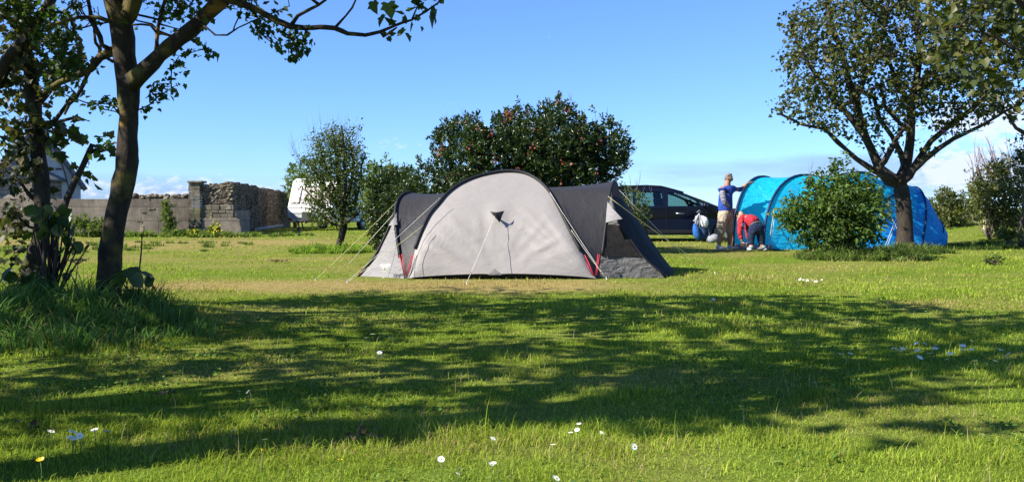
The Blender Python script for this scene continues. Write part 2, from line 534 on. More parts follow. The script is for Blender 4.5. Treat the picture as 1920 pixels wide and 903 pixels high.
def long_grass(name, label, cx, cy, rx, ry, n, L, W, leanlo=.5, leanhi=1.25, g0=(.055, .12, .02), g1=(.14, .25, .06), seg=5, dry=.08):
    a = nrs.rand(n) * 2 * np.pi; r = np.sqrt(nrs.rand(n))
    # tussocks
    k = max(3, n // 45)
    ta = nrs.rand(k) * 2 * np.pi; tr = np.sqrt(nrs.rand(k))
    ti = nrs.randint(0, k, n)
    x = cx + rx * (tr[ti] * np.cos(ta[ti])) + r * np.cos(a) * .14
    y = cy + ry * (tr[ti] * np.sin(ta[ti])) + r * np.sin(a) * .14
    ll = L * (.5 + .6 * nrs.rand(n)) * (.75 + .5 * nrs.rand(k)[ti]) * (1 - .45 * tr[ti] ** 2)
    head = a + nrs.randn(n) * .6
    v = nrs.rand(n)[:, None]
    c = np.array(g0) * (1 - v) + np.array(g1) * v
    c = np.where(nrs.rand(n)[:, None] < dry, np.array([.30, .25, .12]), c)
    o = blade_mesh(name, x, y, ll, W * (.6 + .8 * nrs.rand(n)), leanlo + (leanhi - leanlo) * nrs.rand(n), seg, M_['grass'], c, head=head)
    tag(o, label, 'grass', None, 'stuff')
    return o

# ------------------------------------------------------------------ foliage machinery
SYC = [(0, .04), (.22, -.07), (.46, .03), (.38, .20), (.60, .46), (.36, .52), (.26, .70), (.0, 1.0)]
OVAL = [(0, 0), (.20, .22), (.24, .5), (.14, .8), (0, 1)]
LANCE = [(0, 0), (.11, .3), (.10, .65), (0, 1)]
ROUND = [(0, 0), (.36, .12), (.46, .45), (.32, .8), (0, 1)]
def leaf_template(half, fold=.35, curl=.25):
    R_ = [(x, y, abs(x) * fold - curl * y * y) for x, y in half]
    Lh = [(-x, y, abs(x) * fold - curl * y * y) for x, y in half[1:-1]]
    v = np.array(R_ + Lh)
    n = len(half)
    f1 = list(range(n))
    f2 = [0] + [n - 1] + [n + i for i in range(n - 3, -1, -1)]
    return v, [f1, f2]
def rot_mats(dirs, tilt):
    """leaf frame: y axis = dirs, normal mostly up with random tilt"""
    n = len(dirs)
    y = dirs / (np.linalg.norm(dirs, axis=1, keepdims=True) + 1e-9)
    up = np.array([0, 0, 1.0]) + nrs.randn(n, 3) * tilt
    x = np.cross(y, up); x /= (np.linalg.norm(x, axis=1, keepdims=True) + 1e-9)
    z = np.cross(x, y)
    return np.stack([x, y, z], 2)
def leaves(name, pos, dirs, size, tmpl, mat, parent, tilt=.6, matidx=None):
    v, fs = tmpl
    n = len(pos)
    if n == 0: return None
    Rm = rot_mats(dirs, tilt)
    sc = np.asarray(size).reshape(-1, 1, 1) * np.ones((n, 1, 1))
    vv = np.einsum('nij,kj->nki', Rm, v) * sc + pos[:, None, :]
    k = len(v)
    base = np.arange(n)[:, None] * k
    loops = np.concatenate([base + np.array(f) for f in fs], 1)
    tot = [len(f) for f in fs]
    st = np.concatenate([[0], np.cumsum(tot)[:-1]])
    starts = (np.arange(n)[:, None] * sum(tot) + st[None]).ravel()
    mi = None if matidx is None else np.repeat(matidx, len(fs))
    return fast_mesh(name, vv.reshape(-1, 3), loops, starts, mat, parent, matidx=mi)

def resample(pts, step):
    out = [pts[0]]
    for a, b in zip(pts[:-1], pts[1:]):
        L = (b[0] - a[0]).length
        k = max(1, int(round(L / step)))
        for i in range(1, k + 1):
            t = i / k
            out.append((a[0].lerp(b[0], t), a[1] * (1 - t) + b[1] * t))
    return out
class Skel:
    def __init__(s): s.p, s.par, s.r = [], [], []
    def path(s, pts, step, jitter=0.0, start=None):
        """pts list of (Vector, radius). attaches to nearest node unless first path"""
        pts = resample(pts, step)
        prev = start
        if prev is None and s.p:
            d = [(Vector(q) - pts[0][0]).length for q in s.p]
            prev = int(np.argmin(d))
            if d[prev] < step * 1.5: pts = pts[1:]
        if prev is None: prev = -1
        for i, (q, r) in enumerate(pts):
            q = Vector(q)
            if jitter and i: q = q + Vector((rnd.gauss(0, jitter), rnd.gauss(0, jitter), rnd.gauss(0, jitter)))
            s.p.append(q); s.par.append(prev); s.r.append(r)
            prev = len(s.p) - 1
        return prev
    def grow(s, attr, step, infl, kill, iters=90, bias=(0, 0, .12), jit=.25, minr_ok=1.0):
        A = np.array(attr, float)
        P = np.array([tuple(q) for q in s.p])
        D = np.full(len(A), 1e9); NI = np.zeros(len(A), int)
        def upd(idx0):
            nonlocal D, NI
            for s0 in range(idx0, len(P), 400):
                blk = P[s0:s0 + 400]
                d = np.linalg.norm(A[:, None] - blk[None], axis=2)
                m = d.min(1); k = d.argmin(1) + s0
                b = m < D
                D[b] = m[b]; NI[b] = k[b]
        upd(0)
        alive = np.ones(len(A), bool)
        bias = np.array(bias)
        kids = {}
        for it in range(iters):
            act = alive & (D < infl)
            if not act.any(): break
            n0 = len(P); new = []
            for i in np.unique(NI[act]):
                if kids.get(i, 0) >= 3: 
                    alive[act & (NI == i)] = False
                    continue
                v = A[act & (NI == i)] - P[i]
                v /= (np.linalg.norm(v, axis=1, keepdims=True) + 1e-9)
                d = v.mean(0) + bias + nrs.randn(3) * jit * .4
                d /= (np.linalg.norm(d) + 1e-9)
                new.append(P[i] + d * step); s.p.append(Vector(new[-1])); s.par.append(int(i)); s.r.append(0)
                kids[i] = kids.get(i, 0) + 1
            if not new: break
            P = np.concatenate([P, np.array(new)])
            upd(n0)
            alive &= D > kill
            if len(P) > 9000: break
    def radii(s, tip, e=2.2):
        n = len(s.p); acc = [0.0] * n; kids = [[] for _ in range(n)]
        for i, q in enumerate(s.par):
            if q >= 0: kids[q].append(i)
        for i in range(n - 1, -1, -1):
            r = acc[i] ** (1 / e) if acc[i] > 0 else tip
            if s.r[i] > 0: r = s.r[i]
            s.r[i] = r
            if s.par[i] >= 0: acc[s.par[i]] += r ** e
        # a child never thicker than its parent
        for i in range(n):
            if s.par[i] >= 0: s.r[i] = min(s.r[i], max(s.r[s.par[i]], tip))
        s.kids = kids
    def mesh(s, name, mat, parent, sides=(9, 6, 4), rough=0.0):
        mb = MB()
        done = [False] * len(s.p)
        order = sorted(range(len(s.p)), key=lambda i: -s.r[i])
        starts = [i for i in range(len(s.p)) if s.par[i] < 0]
        stack = [(i, None) for i in starts]
        while stack:
            i, par = stack.pop()
            chain = ([s.p[par]] if par is not None else []) ; rr = ([min(s.r[par], s.r[i] * 1.25)] if par is not None else [])
            j = i
            while True:
                chain.append(s.p[j]); rr.append(s.r[j])
                ks = s.kids[j]
                if not ks: break
                ks = sorted(ks, key=lambda q: -s.r[q])
                for q in ks[1:]: stack.append((q, j))
                j = ks[0]
            if len(chain) < 2: continue
            mr = max(rr)
            if mr > .05:
                rr = [q * (1 + .16 * (float(vnoise(k * .55, q * 3, 5)) - .5)) for k, q in enumerate(rr)]
            ns_ = sides[0] if mr > .05 else (sides[1] if mr > .015 else sides[2])
            mb.tube(chain, rr, ns_)
        if rough:
            for k, v in enumerate(mb.v):
                big = (float(vnoise(v[0] * 9 + v[2] * 3, v[1] * 9 + v[2] * 6, 12)) - .5) * rough * 7
                mb.v[k] = (v[0] + big + rnd.gauss(0, rough * .4), v[1] + big * .6 + rnd.gauss(0, rough * .4), v[2])
        return mb.build(name, mat, parent)
    def tips(s, maxr):
        return [i for i in range(len(s.p)) if s.r[i] <= maxr]

def blob_pts(blobs, density=None):
    """blobs: (px,py,Y, rx_px, ry_px, rdepth_m, n) -> points"""
    out = []
    for (px, py, Y, rx, ry, rd, n) in blobs:
        for _ in range(n):
            while True:
                a, b, c = rnd.uniform(-1, 1), rnd.uniform(-1, 1), rnd.uniform(-1, 1)
                if a * a + b * b + c * c <= 1: break
            out.append(tuple(at(px + a * rx, py + b * ry, Y + c * rd)))
    return out

def leaf_clusters(nodes_p, nodes_dir, per, spread, droop=-.25):
    k = len(nodes_p)
    idx = np.repeat(np.arange(k), per)
    pos = nodes_p[idx] + nrs.randn(len(idx), 3) * spread
    d = nodes_dir[idx] + nrs.randn(len(idx), 3) * .8 + np.array([0, 0, droop])
    return pos, d

def tree_leaves(sk, root, maxr, per, spread, size, tmpl, mat, tilt=.6, droop=-.25, keep=1.0, name='crown', extra=None, zmin=None):
    idx = [i for i in sk.tips(maxr) if rnd.random() < keep and (zmin is None or sk.p[i].z > zmin)]
    P = np.array([tuple(sk.p[i]) for i in idx])
    D = np.array([tuple((sk.p[i] - sk.p[sk.par[i]]).normalized()) if sk.par[i] >= 0 else (0, 0, 1) for i in idx])
    pos, d = leaf_clusters(P, D, per, spread, droop)
    off = np.array(root.location)
    return leaves(name, pos - off, d, size * (.6 + .7 * nrs.rand(len(pos))), tmpl, mat, root, tilt)

T_SYC = leaf_template(SYC, .22, .35)
T_OVAL = leaf_template(OVAL, .35, .2)
T_LANCE = leaf_template(LANCE, .3, .3)
T_ROUND = leaf_template(ROUND, .2, .25)

def shift(sk, off):
    sk.p = [q - off for q in sk.p]

def px_path(pts, Y, wscale=None):
    """pts (px,py,width_px[,Y]) -> [(Vector, radius)]"""
    out = []
    for p in pts:
        y = p[3] if len(p) > 3 else Y
        out.append((at(p[0], p[1], y), p[2] * y / F / 2))
    return out

# ------------------------------------------------------------------ trees
def main_left_tree():
    D = 7.9
    base = at(207, 612, D); base.z = 0
    root = empty('sycamore_tree', base, 0, 'thick mossy trunk of the left tree with one heavy limb reaching right over the lawn', 'tree')
    sk = Skel()
    st = .12
    sk.path(px_path([(200, 640, 84), (204, 600, 60), (202, 560, 44), (203, 520, 41), (208, 475, 42), (214, 433, 45), (221, 400, 47), (228, 366, 47), (236, 320, 39),
                     (240, 280, 39), (241, 230, 40), (241, 190, 40), (240, 160, 42), (236, 136, 46), (232, 105, 42), (230, 70, 40), (226, 40, 50), (212, 5, 46), (205, -40, 38), (195, -120, 34), (185, -230, 24), (190, -330, 12)], D), st)
    sk.path(px_path([(230, 50, 30), (242, 25, 32), (252, -5, 30), (262, -60, 24), (275, -140, 16)], D), st)
    # heavy right limb
    sk.path(px_path([(243, 150, 30), (262, 142, 32), (285, 118, 28), (318, 88, 28), (355, 58, 31), (390, 28, 29), (425, -8, 28), (470, -70, 24), (500, -150, 18), (520, -230, 10)], D - .15), st)
    # long horizontal branch
    sk.path(px_path([(425, -2, 15), (455, 8, 13), (485, 20, 12), (515, 38, 12), (545, 50, 11.5), (575, 53, 10), (600, 51, 9.5), (628, 53, 10), (650, 63, 8), (685, 66, 7.5), (715, 60, 6.5), (745, 48, 5.5), (775, 38, 4.5), (800, 22, 3.5), (820, 6, 3), (835, -15, 2.2)], D - .5), .06)
    sk.path(px_path([(545, 38, 7), (560, 30, 7), (580, 18, 6), (610, 0, 5), (640, -25, 4)], D - .5), .08)
    sk.path(px_path([(632, 50, 5), (648, 30, 4.5), (668, 0, 4), (685, -30, 3)], D - .5), .08)
    sk.path(px_path([(716, 58, 5), (721, 70, 4.5), (735, 60, 4), (748, 52, 3)], D - .5), .05)
    sk.path(px_path([(775, 35, 3), (785, 15, 2.5), (790, -15, 2)], D - .5), .06)
    # thin bow twig under the limb
    sk.path(px_path([(385, 50, 3.5), (405, 66, 4), (425, 66, 3.5), (450, 52, 3), (480, 38, 3), (515, 22, 3), (540, 12, 2)], D - .3), .06)
    sk.path(px_path([(437, 60, 2.5), (448, 35, 2.5), (455, 12, 2)], D - .3), .05)
    sk.path(px_path([(467, 18, 3), (480, 30, 2.5), (485, 50, 2), (495, 70, 2)], D - .4), .05)
    # upright sucker and crossing twigs between the fork
    sk.path(px_path([(297, 100, 12), (296, 78, 9), (300, 45, 7), (308, 15, 6), (315, -20, 5)], D), .07)
    sk.path(px_path([(297, 60, 5), (285, 48, 5), (265, 46, 4), (248, 47, 4)], D - .1), .07)
    sk.path(px_path([(330, 70, 4), (300, 58, 5), (285, 45, 4), (262, 40, 5), (240, 30, 6)], D + .1), .07)
    sk.path(px_path([(225, 20, 6), (260, 28, 7), (300, 38, 6), (330, 30, 5), (355, 10, 4), (370, -15, 3)], D + .15), .07)
    sk.path(px_path([(300, 45, 5), (325, 52, 3), (340, 55, 2)], D), .07)
    # limb to the left
    sk.path(px_path([(236, 95, 14), (212, 96, 20), (190, 108, 15), (170, 130, 13), (140, 145, 12), (110, 155, 10), (85, 172, 8)], D + .1), .1)
    sk.path(px_path([(170, 128, 8), (150, 170, 7), (132, 196, 6), (118, 215, 4)], D + .1), .08)
    sk.path(px_path([(200, 100, 9), (190, 70, 8), (172, 40, 8), (165, 0, 7), (168, -40, 6)], D), .08)
    sk.path(px_path([(198, 103, 7), (182, 80, 5), (175, 60, 4), (170, 30, 3)], D + .1), .08)
    sk.path(px_path([(215, 45, 10), (185, 33, 8), (150, 33, 7), (118, 42, 6), (90, 48, 5)], D - .1), .08)
    sk.path(px_path([(214, 40, 6), (170, 48, 6), (140, 55, 5), (125, 20, 5), (150, -10, 5)], D + .2), .08)
    sk.path(px_path([(222, 115, 9), (207, 115, 7), (197, 108, 6)], D), .05)
    # small epicormic twigs
    sk.path(px_path([(225, 200, 3), (200, 195, 3), (165, 193, 3), (120, 178, 3), (95, 170, 2)], D), .06)
    sk.path(px_path([(222, 210, 3), (195, 205, 3), (170, 190, 2.5)], D + .1), .06)
    sk.path(px_path([(264, 205, 3), (285, 195, 3), (300, 182, 2), (320, 165, 2)], D), .05)
    sk.path(px_path([(318, 148, 2), (325, 125, 2), (335, 105, 2), (355, 100, 2), (380, 92, 2), (405, 98, 2)], D - .1), .05)
    sk.path(px_path([(222, 268, 3), (205, 270, 4), (192, 282, 4), (182, 290, 2)], D), .05)
    # crown above the frame, leaning towards the camera
    A = []
    for _ in range(620):
        u = Vector((rnd.gauss(0, 1), rnd.gauss(0, 1), rnd.gauss(0, 1))).normalized() * rnd.random() ** (1 / 3)
        A.append((-2.2 + u.x * 2.2, 6.7 + u.y * 2.0, 3.85 + u.z * .85))
    n0 = len(sk.p)
    sk.grow(A, .14, 1.1, .22, 60, (0, 0, .05))
    # visible leaf sprays
    B = blob_pts([(540, 75, D - .5, 42, 28, .25, 26), (560, 95, D - .5, 25, 20, .2, 12), (500, 55, D - .4, 30, 18, .2, 14), (300, 168, D, 26, 18, .15, 16), (325, 160, D, 22, 8, .1, 8),
                  (338, 125, D - .1, 18, 8, .1, 7), (370, 93, D - .1, 26, 6, .1, 8), (405, 98, D - .1, 12, 4, .1, 3), (205, 190, D + .1, 22, 14, .15, 12),
                  (360, 20, D, 28, 22, .2, 22), (320, 10, D + .1, 40, 18, .3, 24), (440, 5, D, 45, 16, .3, 20), (470, 20, D - .2, 25, 12, .2, 10), (150, 20, D + .2, 60, 26, .4, 36), (100, 70, D + .2, 60, 40, .4, 44),
                  (130, 130, D + .2, 60, 30, .3, 30), (60, 20, D + .2, 60, 30, .3, 24)])
    sk.grow(B, .05, .45, .06, 40, (0, 0, -.15))
    shift(sk, base); sk.radii(.004)
    sk.mesh('trunk', M_['bark'], root, (18, 8, 4), rough=.005)
    hid = at(0, -30, D).z
    # leaves: crown proper (large leaves, mostly above the frame)
    tips = [i for i in range(len(sk.p)) if sk.r[i] <= .010 and sk.p[i].z > .9]
    hi = [i for i in tips if sk.p[i].z > hid - .02]
    lo = [i for i in tips if sk.p[i].z <= hid - .02]
    def mk(idx, per, spread, size, tm, mat, nm, keep):
        idx = [i for i in idx if rnd.random() < keep]
        P = np.array([tuple(sk.p[i]) for i in idx]); Dd = np.array([tuple((sk.p[i] - sk.p[sk.par[i]]).normalized()) for i in idx])
        pos, d = leaf_clusters(P, Dd, per, spread, -.5)
        return leaves(nm, pos, d, size * (.6 + .7 * nrs.rand(len(pos))), tm, mat, root, .8)
    mk(hi, 3, .07, .15, T_SYC, M_['syc'], 'crown', .9)
    # low sprays on right are smaller leaves; skip the long bare branch
    def allowed(i):
        q = sk.p[i] + base
        px = CX + F * q.x / q.y
        py_ = HOR - F * (q.z - CAMH) / q.y
        if 590 < px < 725 : return False
        if 395 < px < 480 and 12 < py_ < 80: return rnd.random() < .12
        if 255 < px < 300 and py_ < 100: return rnd.random() < .12
        if 150 < px < 225 and py_ < 170: return rnd.random() < .3
        return True
    mk([i for i in lo if allowed(i)], 4, .03, .048, T_SYC, M_['hanging'], 'low_foliage', .75)
    # the few big leaves at the end of the long branch
    P = []; Dd = []; S = []
    for (x, y, s, dx, dz) in [(700, 2, .10, .1, -.9), (727, 5, .12, .3, -.9), (722, 28, .10, -.6, -.7), (742, 42, .09, -1, .1), (760, 62, .08, .6, -.6), (750, 55, .08, .2, -.6), (765, 22, .07, .6, .5), (778, 8, .08, .2, .6),
                              (805, 28, .12, .6, -1), (812, 26, .09, .5, -.8), (755, 28, .07, -.5, .4), (770, 45, .07, .3, -.9), (745, 15, .05, -.5, .1), (790, 50, .04, .3, -.8), (785, 12, .06, .8, .2), (757, 42, .06, .4, .8)]:
        P.append(tuple(at(x, y, D - .5) - base)); Dd.append((dx, -.3, dz)); S.append(s)
    leaves('branch_end_leaves', np.array(P), np.array(Dd), np.array(S) * 1.15, T_SYC, M_['hanging'], root, .9)

def far_left_tree():
    D = 8.6
    base = at(45, 590, D); base.z = 0
    root = empty('leaning_tree', base, 0, 'slender dark tree at the far left edge with leafy ivy-like shoots up its trunk', 'tree')
    sk = Skel()
    sk.path(px_path([(28, 615, 62), (45, 560, 44), (62, 500, 36), (75, 450, 30), (82, 410, 28), (80, 360, 34), (74, 310, 36), (70, 260, 36), (64, 200, 30), (58, 150, 24), (50, 100, 20), (48, 50, 18), (50, 0, 16), (55, -80, 14), (60, -180, 10)], D), .12)
    sk.path(px_path([(-40, 200, 34), (-10, 150, 30), (15, 115, 27), (40, 85, 24), (62, 55, 24), (85, 25, 20), (100, -5, 18), (120, -60, 14), (140, -140, 10)], D - .3), .1, start=-1)
    sk.path(px_path([(70, 190, 16), (95, 165, 14), (125, 148, 12), (160, 128, 12)], D), .1)
    sk.path(px_path([(112, 415, 12), (122, 385, 13), (140, 345, 12), (155, 310, 11), (165, 290, 12), (172, 270, 9)], D - .1), .08)
    sk.path(px_path([(85, 430, 10), (100, 425, 11), (115, 405, 11)], D - .1), .06)
    sk.path(px_path([(165, 290, 4), (185, 278, 4), (200, 268, 5)], D - .1), .05)
    sk.path(px_path([(80, 240, 8), (105, 225, 8), (125, 200, 7), (140, 175, 6)], D), .07)
    sk.path(px_path([(95, 235, 6), (110, 228, 6), (135, 222, 7), (155, 225, 5)], D), .07)
    sk.path(px_path([(75, 300, 6), (50, 270, 5), (25, 240, 4), (0, 230, 3), (-20, 210, 3)], D), .07)
    sk.path(px_path([(70, 380, 8), (40, 345, 6), (10, 320, 5), (-15, 330, 4)], D), .07)
    sk.path(px_path([(75, 430, 6), (55, 425, 5), (30, 400, 4), (5, 395, 4)], D), .07)
    B = blob_pts([(60, 215, D, 45, 40, .3, 40), (75, 250, D, 45, 40, .3, 44), (40, 290, D, 55, 35, .3, 50), (15, 330, D - .1, 30, 30, .3, 10), (75, 330, D, 20, 40, .2, 14),
                  (112, 250, D, 14, 16, .2, 5), (45, 390, D, 40, 26, .3, 14), (85, 405, D, 24, 26, .2, 12), (30, 440, D, 40, 28, .3, 16), (112, 430, D - .1, 22, 16, .2, 8),
                  (60, 110, D, 60, 55, .5, 60), (120, 90, D, 50, 45, .4, 36), (30, 40, D, 60, 50, .5, 46), (20, 170, D, 45, 30, .4, 28), (95, 150, D, 60, 32, .4, 34), (25, 500, D - .2, 45, 26, .2, 18), (170, 330, D, 16, 20, .1, 5), (165, 310, D, 12, 10, .1, 5)])
    sk.grow(B, .07, .6, .09, 40, (0, 0, 0))
    A = []
    for _ in range(420):
        u = Vector((rnd.gauss(0, 1), rnd.gauss(0, 1), rnd.gauss(0, 1))).normalized() * rnd.random() ** (1 / 3)
        A.append((-4.9 + u.x * 2.0, 8.1 + u.y * 1.5, 3.9 + u.z * 1.0))
    sk.grow(A, .15, 1.3, .24, 60, (0, 0, .05))
    shift(sk, base); sk.radii(.004)
    sk.mesh('trunk', M_['bark_dark'], root, (11, 7, 4), rough=.004)
    idx = [i for i in range(len(sk.p)) if sk.r[i] <= .012 and rnd.random() < .85]
    P = np.array([tuple(sk.p[i]) for i in idx]); Dd = np.array([tuple((sk.p[i] - sk.p[sk.par[i]]).normalized()) if sk.par[i] >= 0 else (0, 0, 1) for i in idx])
    pos, d = leaf_clusters(P, Dd, 4, .055, -.7)
    leaves('crown', pos, d, .066 * (.55 + .8 * nrs.rand(len(pos))), T_SYC, M_['syc_mix'], root, .9)
    # curled hanging leaf bunches beside the trunk
    P = []; Dd = []; S = []
    for (x, y, s, dx, dz) in [(155, 225, .07, 1, .1), (120, 235, .16, .5, -1), (132, 240, .13, .9, -1.1), (105, 250, .12, .2, -1), (120, 262, .1, .1, -1), (140, 252, .09, .6, -1), (165, 262, .10, -1, -.1), (180, 258, .07, .8, .3), (135, 225, .09, 1, .2), (110, 285, .12, .3, -1), (95, 270, .12, -.2, -1),
                              (150, 335, .07, -1, .4), (172, 335, .07, 1, .1), (178, 345, .08, .7, -.9), (135, 465, .08, .8, -.6), (207, 275, .08, .3, -.6), (125, 440, .1, .4, -.8)]:
        P.append(tuple(at(x, y, D - .15) - base)); Dd.append((dx, -.2, dz)); S.append(s)
    leaves('hanging_leaves', np.array(P), np.array(Dd), np.array(S) * 1.2, T_SYC, M_['syc'], root, .9)

def right_tree():
    D = 21.0
    base = at(1697, 470, D); base.z = gzf(base.x, D)
    root = empty('sycamore_tree', base, 0, 'round crowned tree with forked trunk standing in front of the blue tent', 'tree')
    sk = Skel(); st = .22
    sk.path(px_path([(1698, 482, 40), (1697, 465, 34), (1697, 440, 29), (1696, 410, 28), (1694, 380, 30), (1690, 355, 36), (1686, 342, 38)], D), st)
    sk.path(px_path([(1684, 345, 34), (1668, 336, 28), (1650, 318, 21), (1638, 290, 17), (1625, 262, 16), (1612, 225, 17), (1606, 190, 15), (1590, 150, 13), (1580, 100, 11), (1560, 50, 9), (1550, 0, 8), (1545, -60, 6)], D), st)
    sk.path(px_path([(1665, 333, 18), (1642, 322, 12), (1606, 298, 9), (1571, 267, 8), (1548, 242, 6.5), (1505, 234, 5), (1466, 215, 5)], D - .3), st)
    sk.path(px_path([(1690, 345, 28), (1696, 320, 21), (1703, 291, 17), (1708, 250, 16), (1708, 205, 14), (1716, 160, 14), (1725, 100, 12), (1720, 40, 10), (1715, -40, 8), (1700, -140, 5)], D + .1), st)
    sk.path(px_path([(1696, 340, 22), (1712, 318, 14), (1735, 298, 11), (1760, 278, 9), (1788, 260, 8.5), (1820, 245, 7.5), (1850, 230, 6.5), (1885, 209, 5), (1920, 190, 5)], D - .3), st)
    sk.path(px_path([(1705, 325, 14), (1722, 300, 12), (1745, 265, 10), (1788, 229, 9), (1823, 205, 8), (1860, 170, 6), (1890, 120, 5)], D + .6), st)
    sk.path(px_path([(1650, 315, 12), (1665, 290, 11), (1680, 262, 9), (1695, 240, 8), (1660, 200, 7), (1650, 160, 7)], D - .5), st)
    sk.path(px_path([(1621, 256, 12), (1590, 215, 10), (1560, 185, 9), (1530, 140, 8), (1500, 95, 6), (1485, 50, 5)], D - .4), st)
    sk.path(px_path([(1606, 186, 10), (1625, 140, 9), (1650, 90, 8), (1660, 40, 7), (1670, -30, 6)], D - .7), st)
    sk.path(px_path([(1708, 200, 10), (1680, 150, 9), (1665, 110, 7), (1640, 60, 6)], D + .8), st)
    sk.path(px_path([(1712, 170, 10), (1750, 130, 9), (1790, 80, 8), (1830, 30, 6), (1850, -30, 5)], D), st)
    sk.path(px_path([(1700, 330, 12), (1690, 290, 11), (1672, 255, 9), (1650, 225, 8), (1640, 190, 7)], D + .9), st)
    A = blob_pts([(1530, 130, D, 72, 90, 1.6, 260), (1505, 195, D, 52, 40, 1.2, 130), (1570, 215, D - .3, 60, 36, 1.2, 90), (1600, 90, D, 90, 120, 2.2, 330), (1690, 80, D, 100, 130, 2.4, 360),
                  (1770, 120, D, 90, 110, 2.2, 330), (1840, 150, D, 80, 75, 1.8, 230), (1690, 190, D + .3, 80, 55, 1.8, 130), (1800, 212, D, 60, 26, 1.0, 60), (1640, 240, D, 55, 30, 1.2, 46), (1500, 60, D, 40, 60, 1.4, 110),
                  (1640, -30, D, 130, 80, 2.2, 260), (1760, -20, D, 130, 90, 2.2, 260), (1870, 60, D, 60, 110, 1.8, 200), (1868, 180, D, 40, 34, 1.4, 90), (1735, 275, D, 26, 14, .6, 12), (1600, 262, D, 20, 14, .6, 10), (1655, 280, D, 16, 18, .5, 8)])
    sk.grow(A, .17, 1.4, .24, 70, (0, 0, .06))
    shift(sk, base); sk.radii(.007)
    sk.mesh('trunk', M_['bark_dark'], root, (12, 7, 4), rough=.006)
    idx = [i for i in range(len(sk.p)) if sk.r[i] <= .018 and rnd.random() < .92]
    P = np.array([tuple(sk.p[i]) for i in idx]); Dd = np.array([tuple((sk.p[i] - sk.p[sk.par[i]]).normalized()) if sk.par[i] >= 0 else (0, 0, 1) for i in idx])
    pos, d = leaf_clusters(P, Dd, 8, .11, -.3)
    leaves('crown', pos, d, .088 * (.55 + .75 * nrs.rand(len(pos))), T_SYC, M_['syc_dry'], root, .8)

def far_right_tree():
    D = 15.5
    base = at(2010, 560, D); base.z = 0
    base.x = 10.6; base.y = D
    root = empty('sycamore_tree', base, 0, 'overhanging leafy tree whose branches enter from the top right corner', 'tree')
    sk = Skel(); st = .2
    sk.path([(Vector((10.6, D, 0)), .24), (Vector((10.55, D, 1.2)), .18), (Vector((10.4, D, 2.2)), .16), (Vector((10.3, D, 3.2)), .13), (Vector((10.2, D, 4.6)), .09)], st)
    sk.path([(Vector((10.4, D, 2.1)), .09), (at(1930, 255, D), .045), (at(1905, 240, D), .03), (at(1888, 215, D), .022), (at(1870, 200, D), .016), (at(1845, 205, D), .01)], st)
    sk.path([(Vector((10.35, D, 2.9)), .09), (at(1930, 110, D), .05), (at(1870, 70, D), .035), (at(1800, 50, D), .02), (at(1750, 60, D), .012)], st)
    sk.path([(Vector((10.3, D, 3.1)), .09), (at(1930, 20, D), .05), (at(1870, -30, D), .035), (at(1790, -40, D), .02)], st)
    B = []
    while len(B) < 900:
        u = Vector((rnd.uniform(-1, 1), rnd.uniform(-1, 1), rnd.uniform(-1, 1)))
        if u.length > 1: continue
        q = (9.5 + u.x * 2.9, D + u.y * 2.0, 4.5 + u.z * 2.0)
        px = CX + F * q[0] / q[1]; py = HOR - F * (q[2] - 1) / q[1]
        if py > 80 + (px - 1700) * .80: continue
        if px < 1700 + rnd.random() * 60: continue
        B.append(q)
    sk.grow(B, .15, 1.5, .22, 70, (0, 0, 0))
    shift(sk, base); sk.radii(.006)
    sk.mesh('trunk', M_['bark_dark'], root, (10, 6, 4))
    idx = [i for i in range(len(sk.p)) if sk.r[i] <= .014 and rnd.random() < .9]
    P = np.array([tuple(sk.p[i]) for i in idx]); Dd = np.array([tuple((sk.p[i] - sk.p[sk.par[i]]).normalized()) if sk.par[i] >= 0 else (0, 0, 1) for i in idx])
    pos, d = leaf_clusters(P, Dd, 3, .10, -.3)
    leaves('crown', pos, d, .14 * (.55 + .75 * nrs.rand(len(pos))), T_SYC, M_['syc_dry'], root, .8)

def shade_tree(x, y, cz, rx, ry, rz, n, label, lean=(0, 0), seed=0, dens=3):
    """trees of the same row, just outside the frame: they throw the shade on the lawn"""
    base = Vector((x, y, 0))
    root = empty('sycamore_tree', base, 0, label, 'tree', 'sycamores beside and behind the photographer')
    sk = Skel()
    top = Vector((lean[0], lean[1], cz))
    sk.path([(Vector((0, 0, -.05)), .17), (Vector((lean[0] * .2, lean[1] * .2, 1.0)), .13), (Vector((lean[0] * .5, lean[1] * .5, cz * .6)), .11), (top, .05)], .2)
    for k in range(6):
        a = k * 1.05 + seed
        sk.path([(Vector((lean[0] * .5, lean[1] * .5, cz * .6)), .06), (top + Vector((math.cos(a) * rx * .5, math.sin(a) * ry * .5, -rz * .1)), .025), (top + Vector((math.cos(a) * rx * .8, math.sin(a) * ry * .8, rz * .2)), .01)], .2)
    A = []
    for _ in range(n):
        u = Vector((rnd.gauss(0, 1), rnd.gauss(0, 1), rnd.gauss(0, 1))).normalized() * rnd.random() ** (1 / 3)
        q = top + Vector((u.x * rx, u.y * ry, u.z * rz))
        if vnoise(q.x / 1.1 + seed * 5, q.y / 1.1 + q.z * .7, seed) < .30: continue
        A.append(tuple(q))
    sk.grow(A, .18, 1.4, .28, 60, (0, 0, 0))
    sk.radii(.006)
    sk.mesh('trunk', M_['bark'], root, (9, 5, 3))
    idx = [i for i in range(len(sk.p)) if sk.r[i] <= .014]
    P = np.array([tuple(sk.p[i]) for i in idx]); Dd = np.array([tuple((sk.p[i] - sk.p[sk.par[i]]).normalized()) if sk.par[i] >= 0 else (0, 0, 1) for i in idx])
    pos, d = leaf_clusters(P, Dd, dens, .10, -.3)
    leaves('crown', pos, d, .15 * (.6 + .7 * nrs.rand(len(pos))), T_SYC, M_['syc'], root, .7)

main_left_tree()
far_left_tree()
right_tree()
far_right_tree()
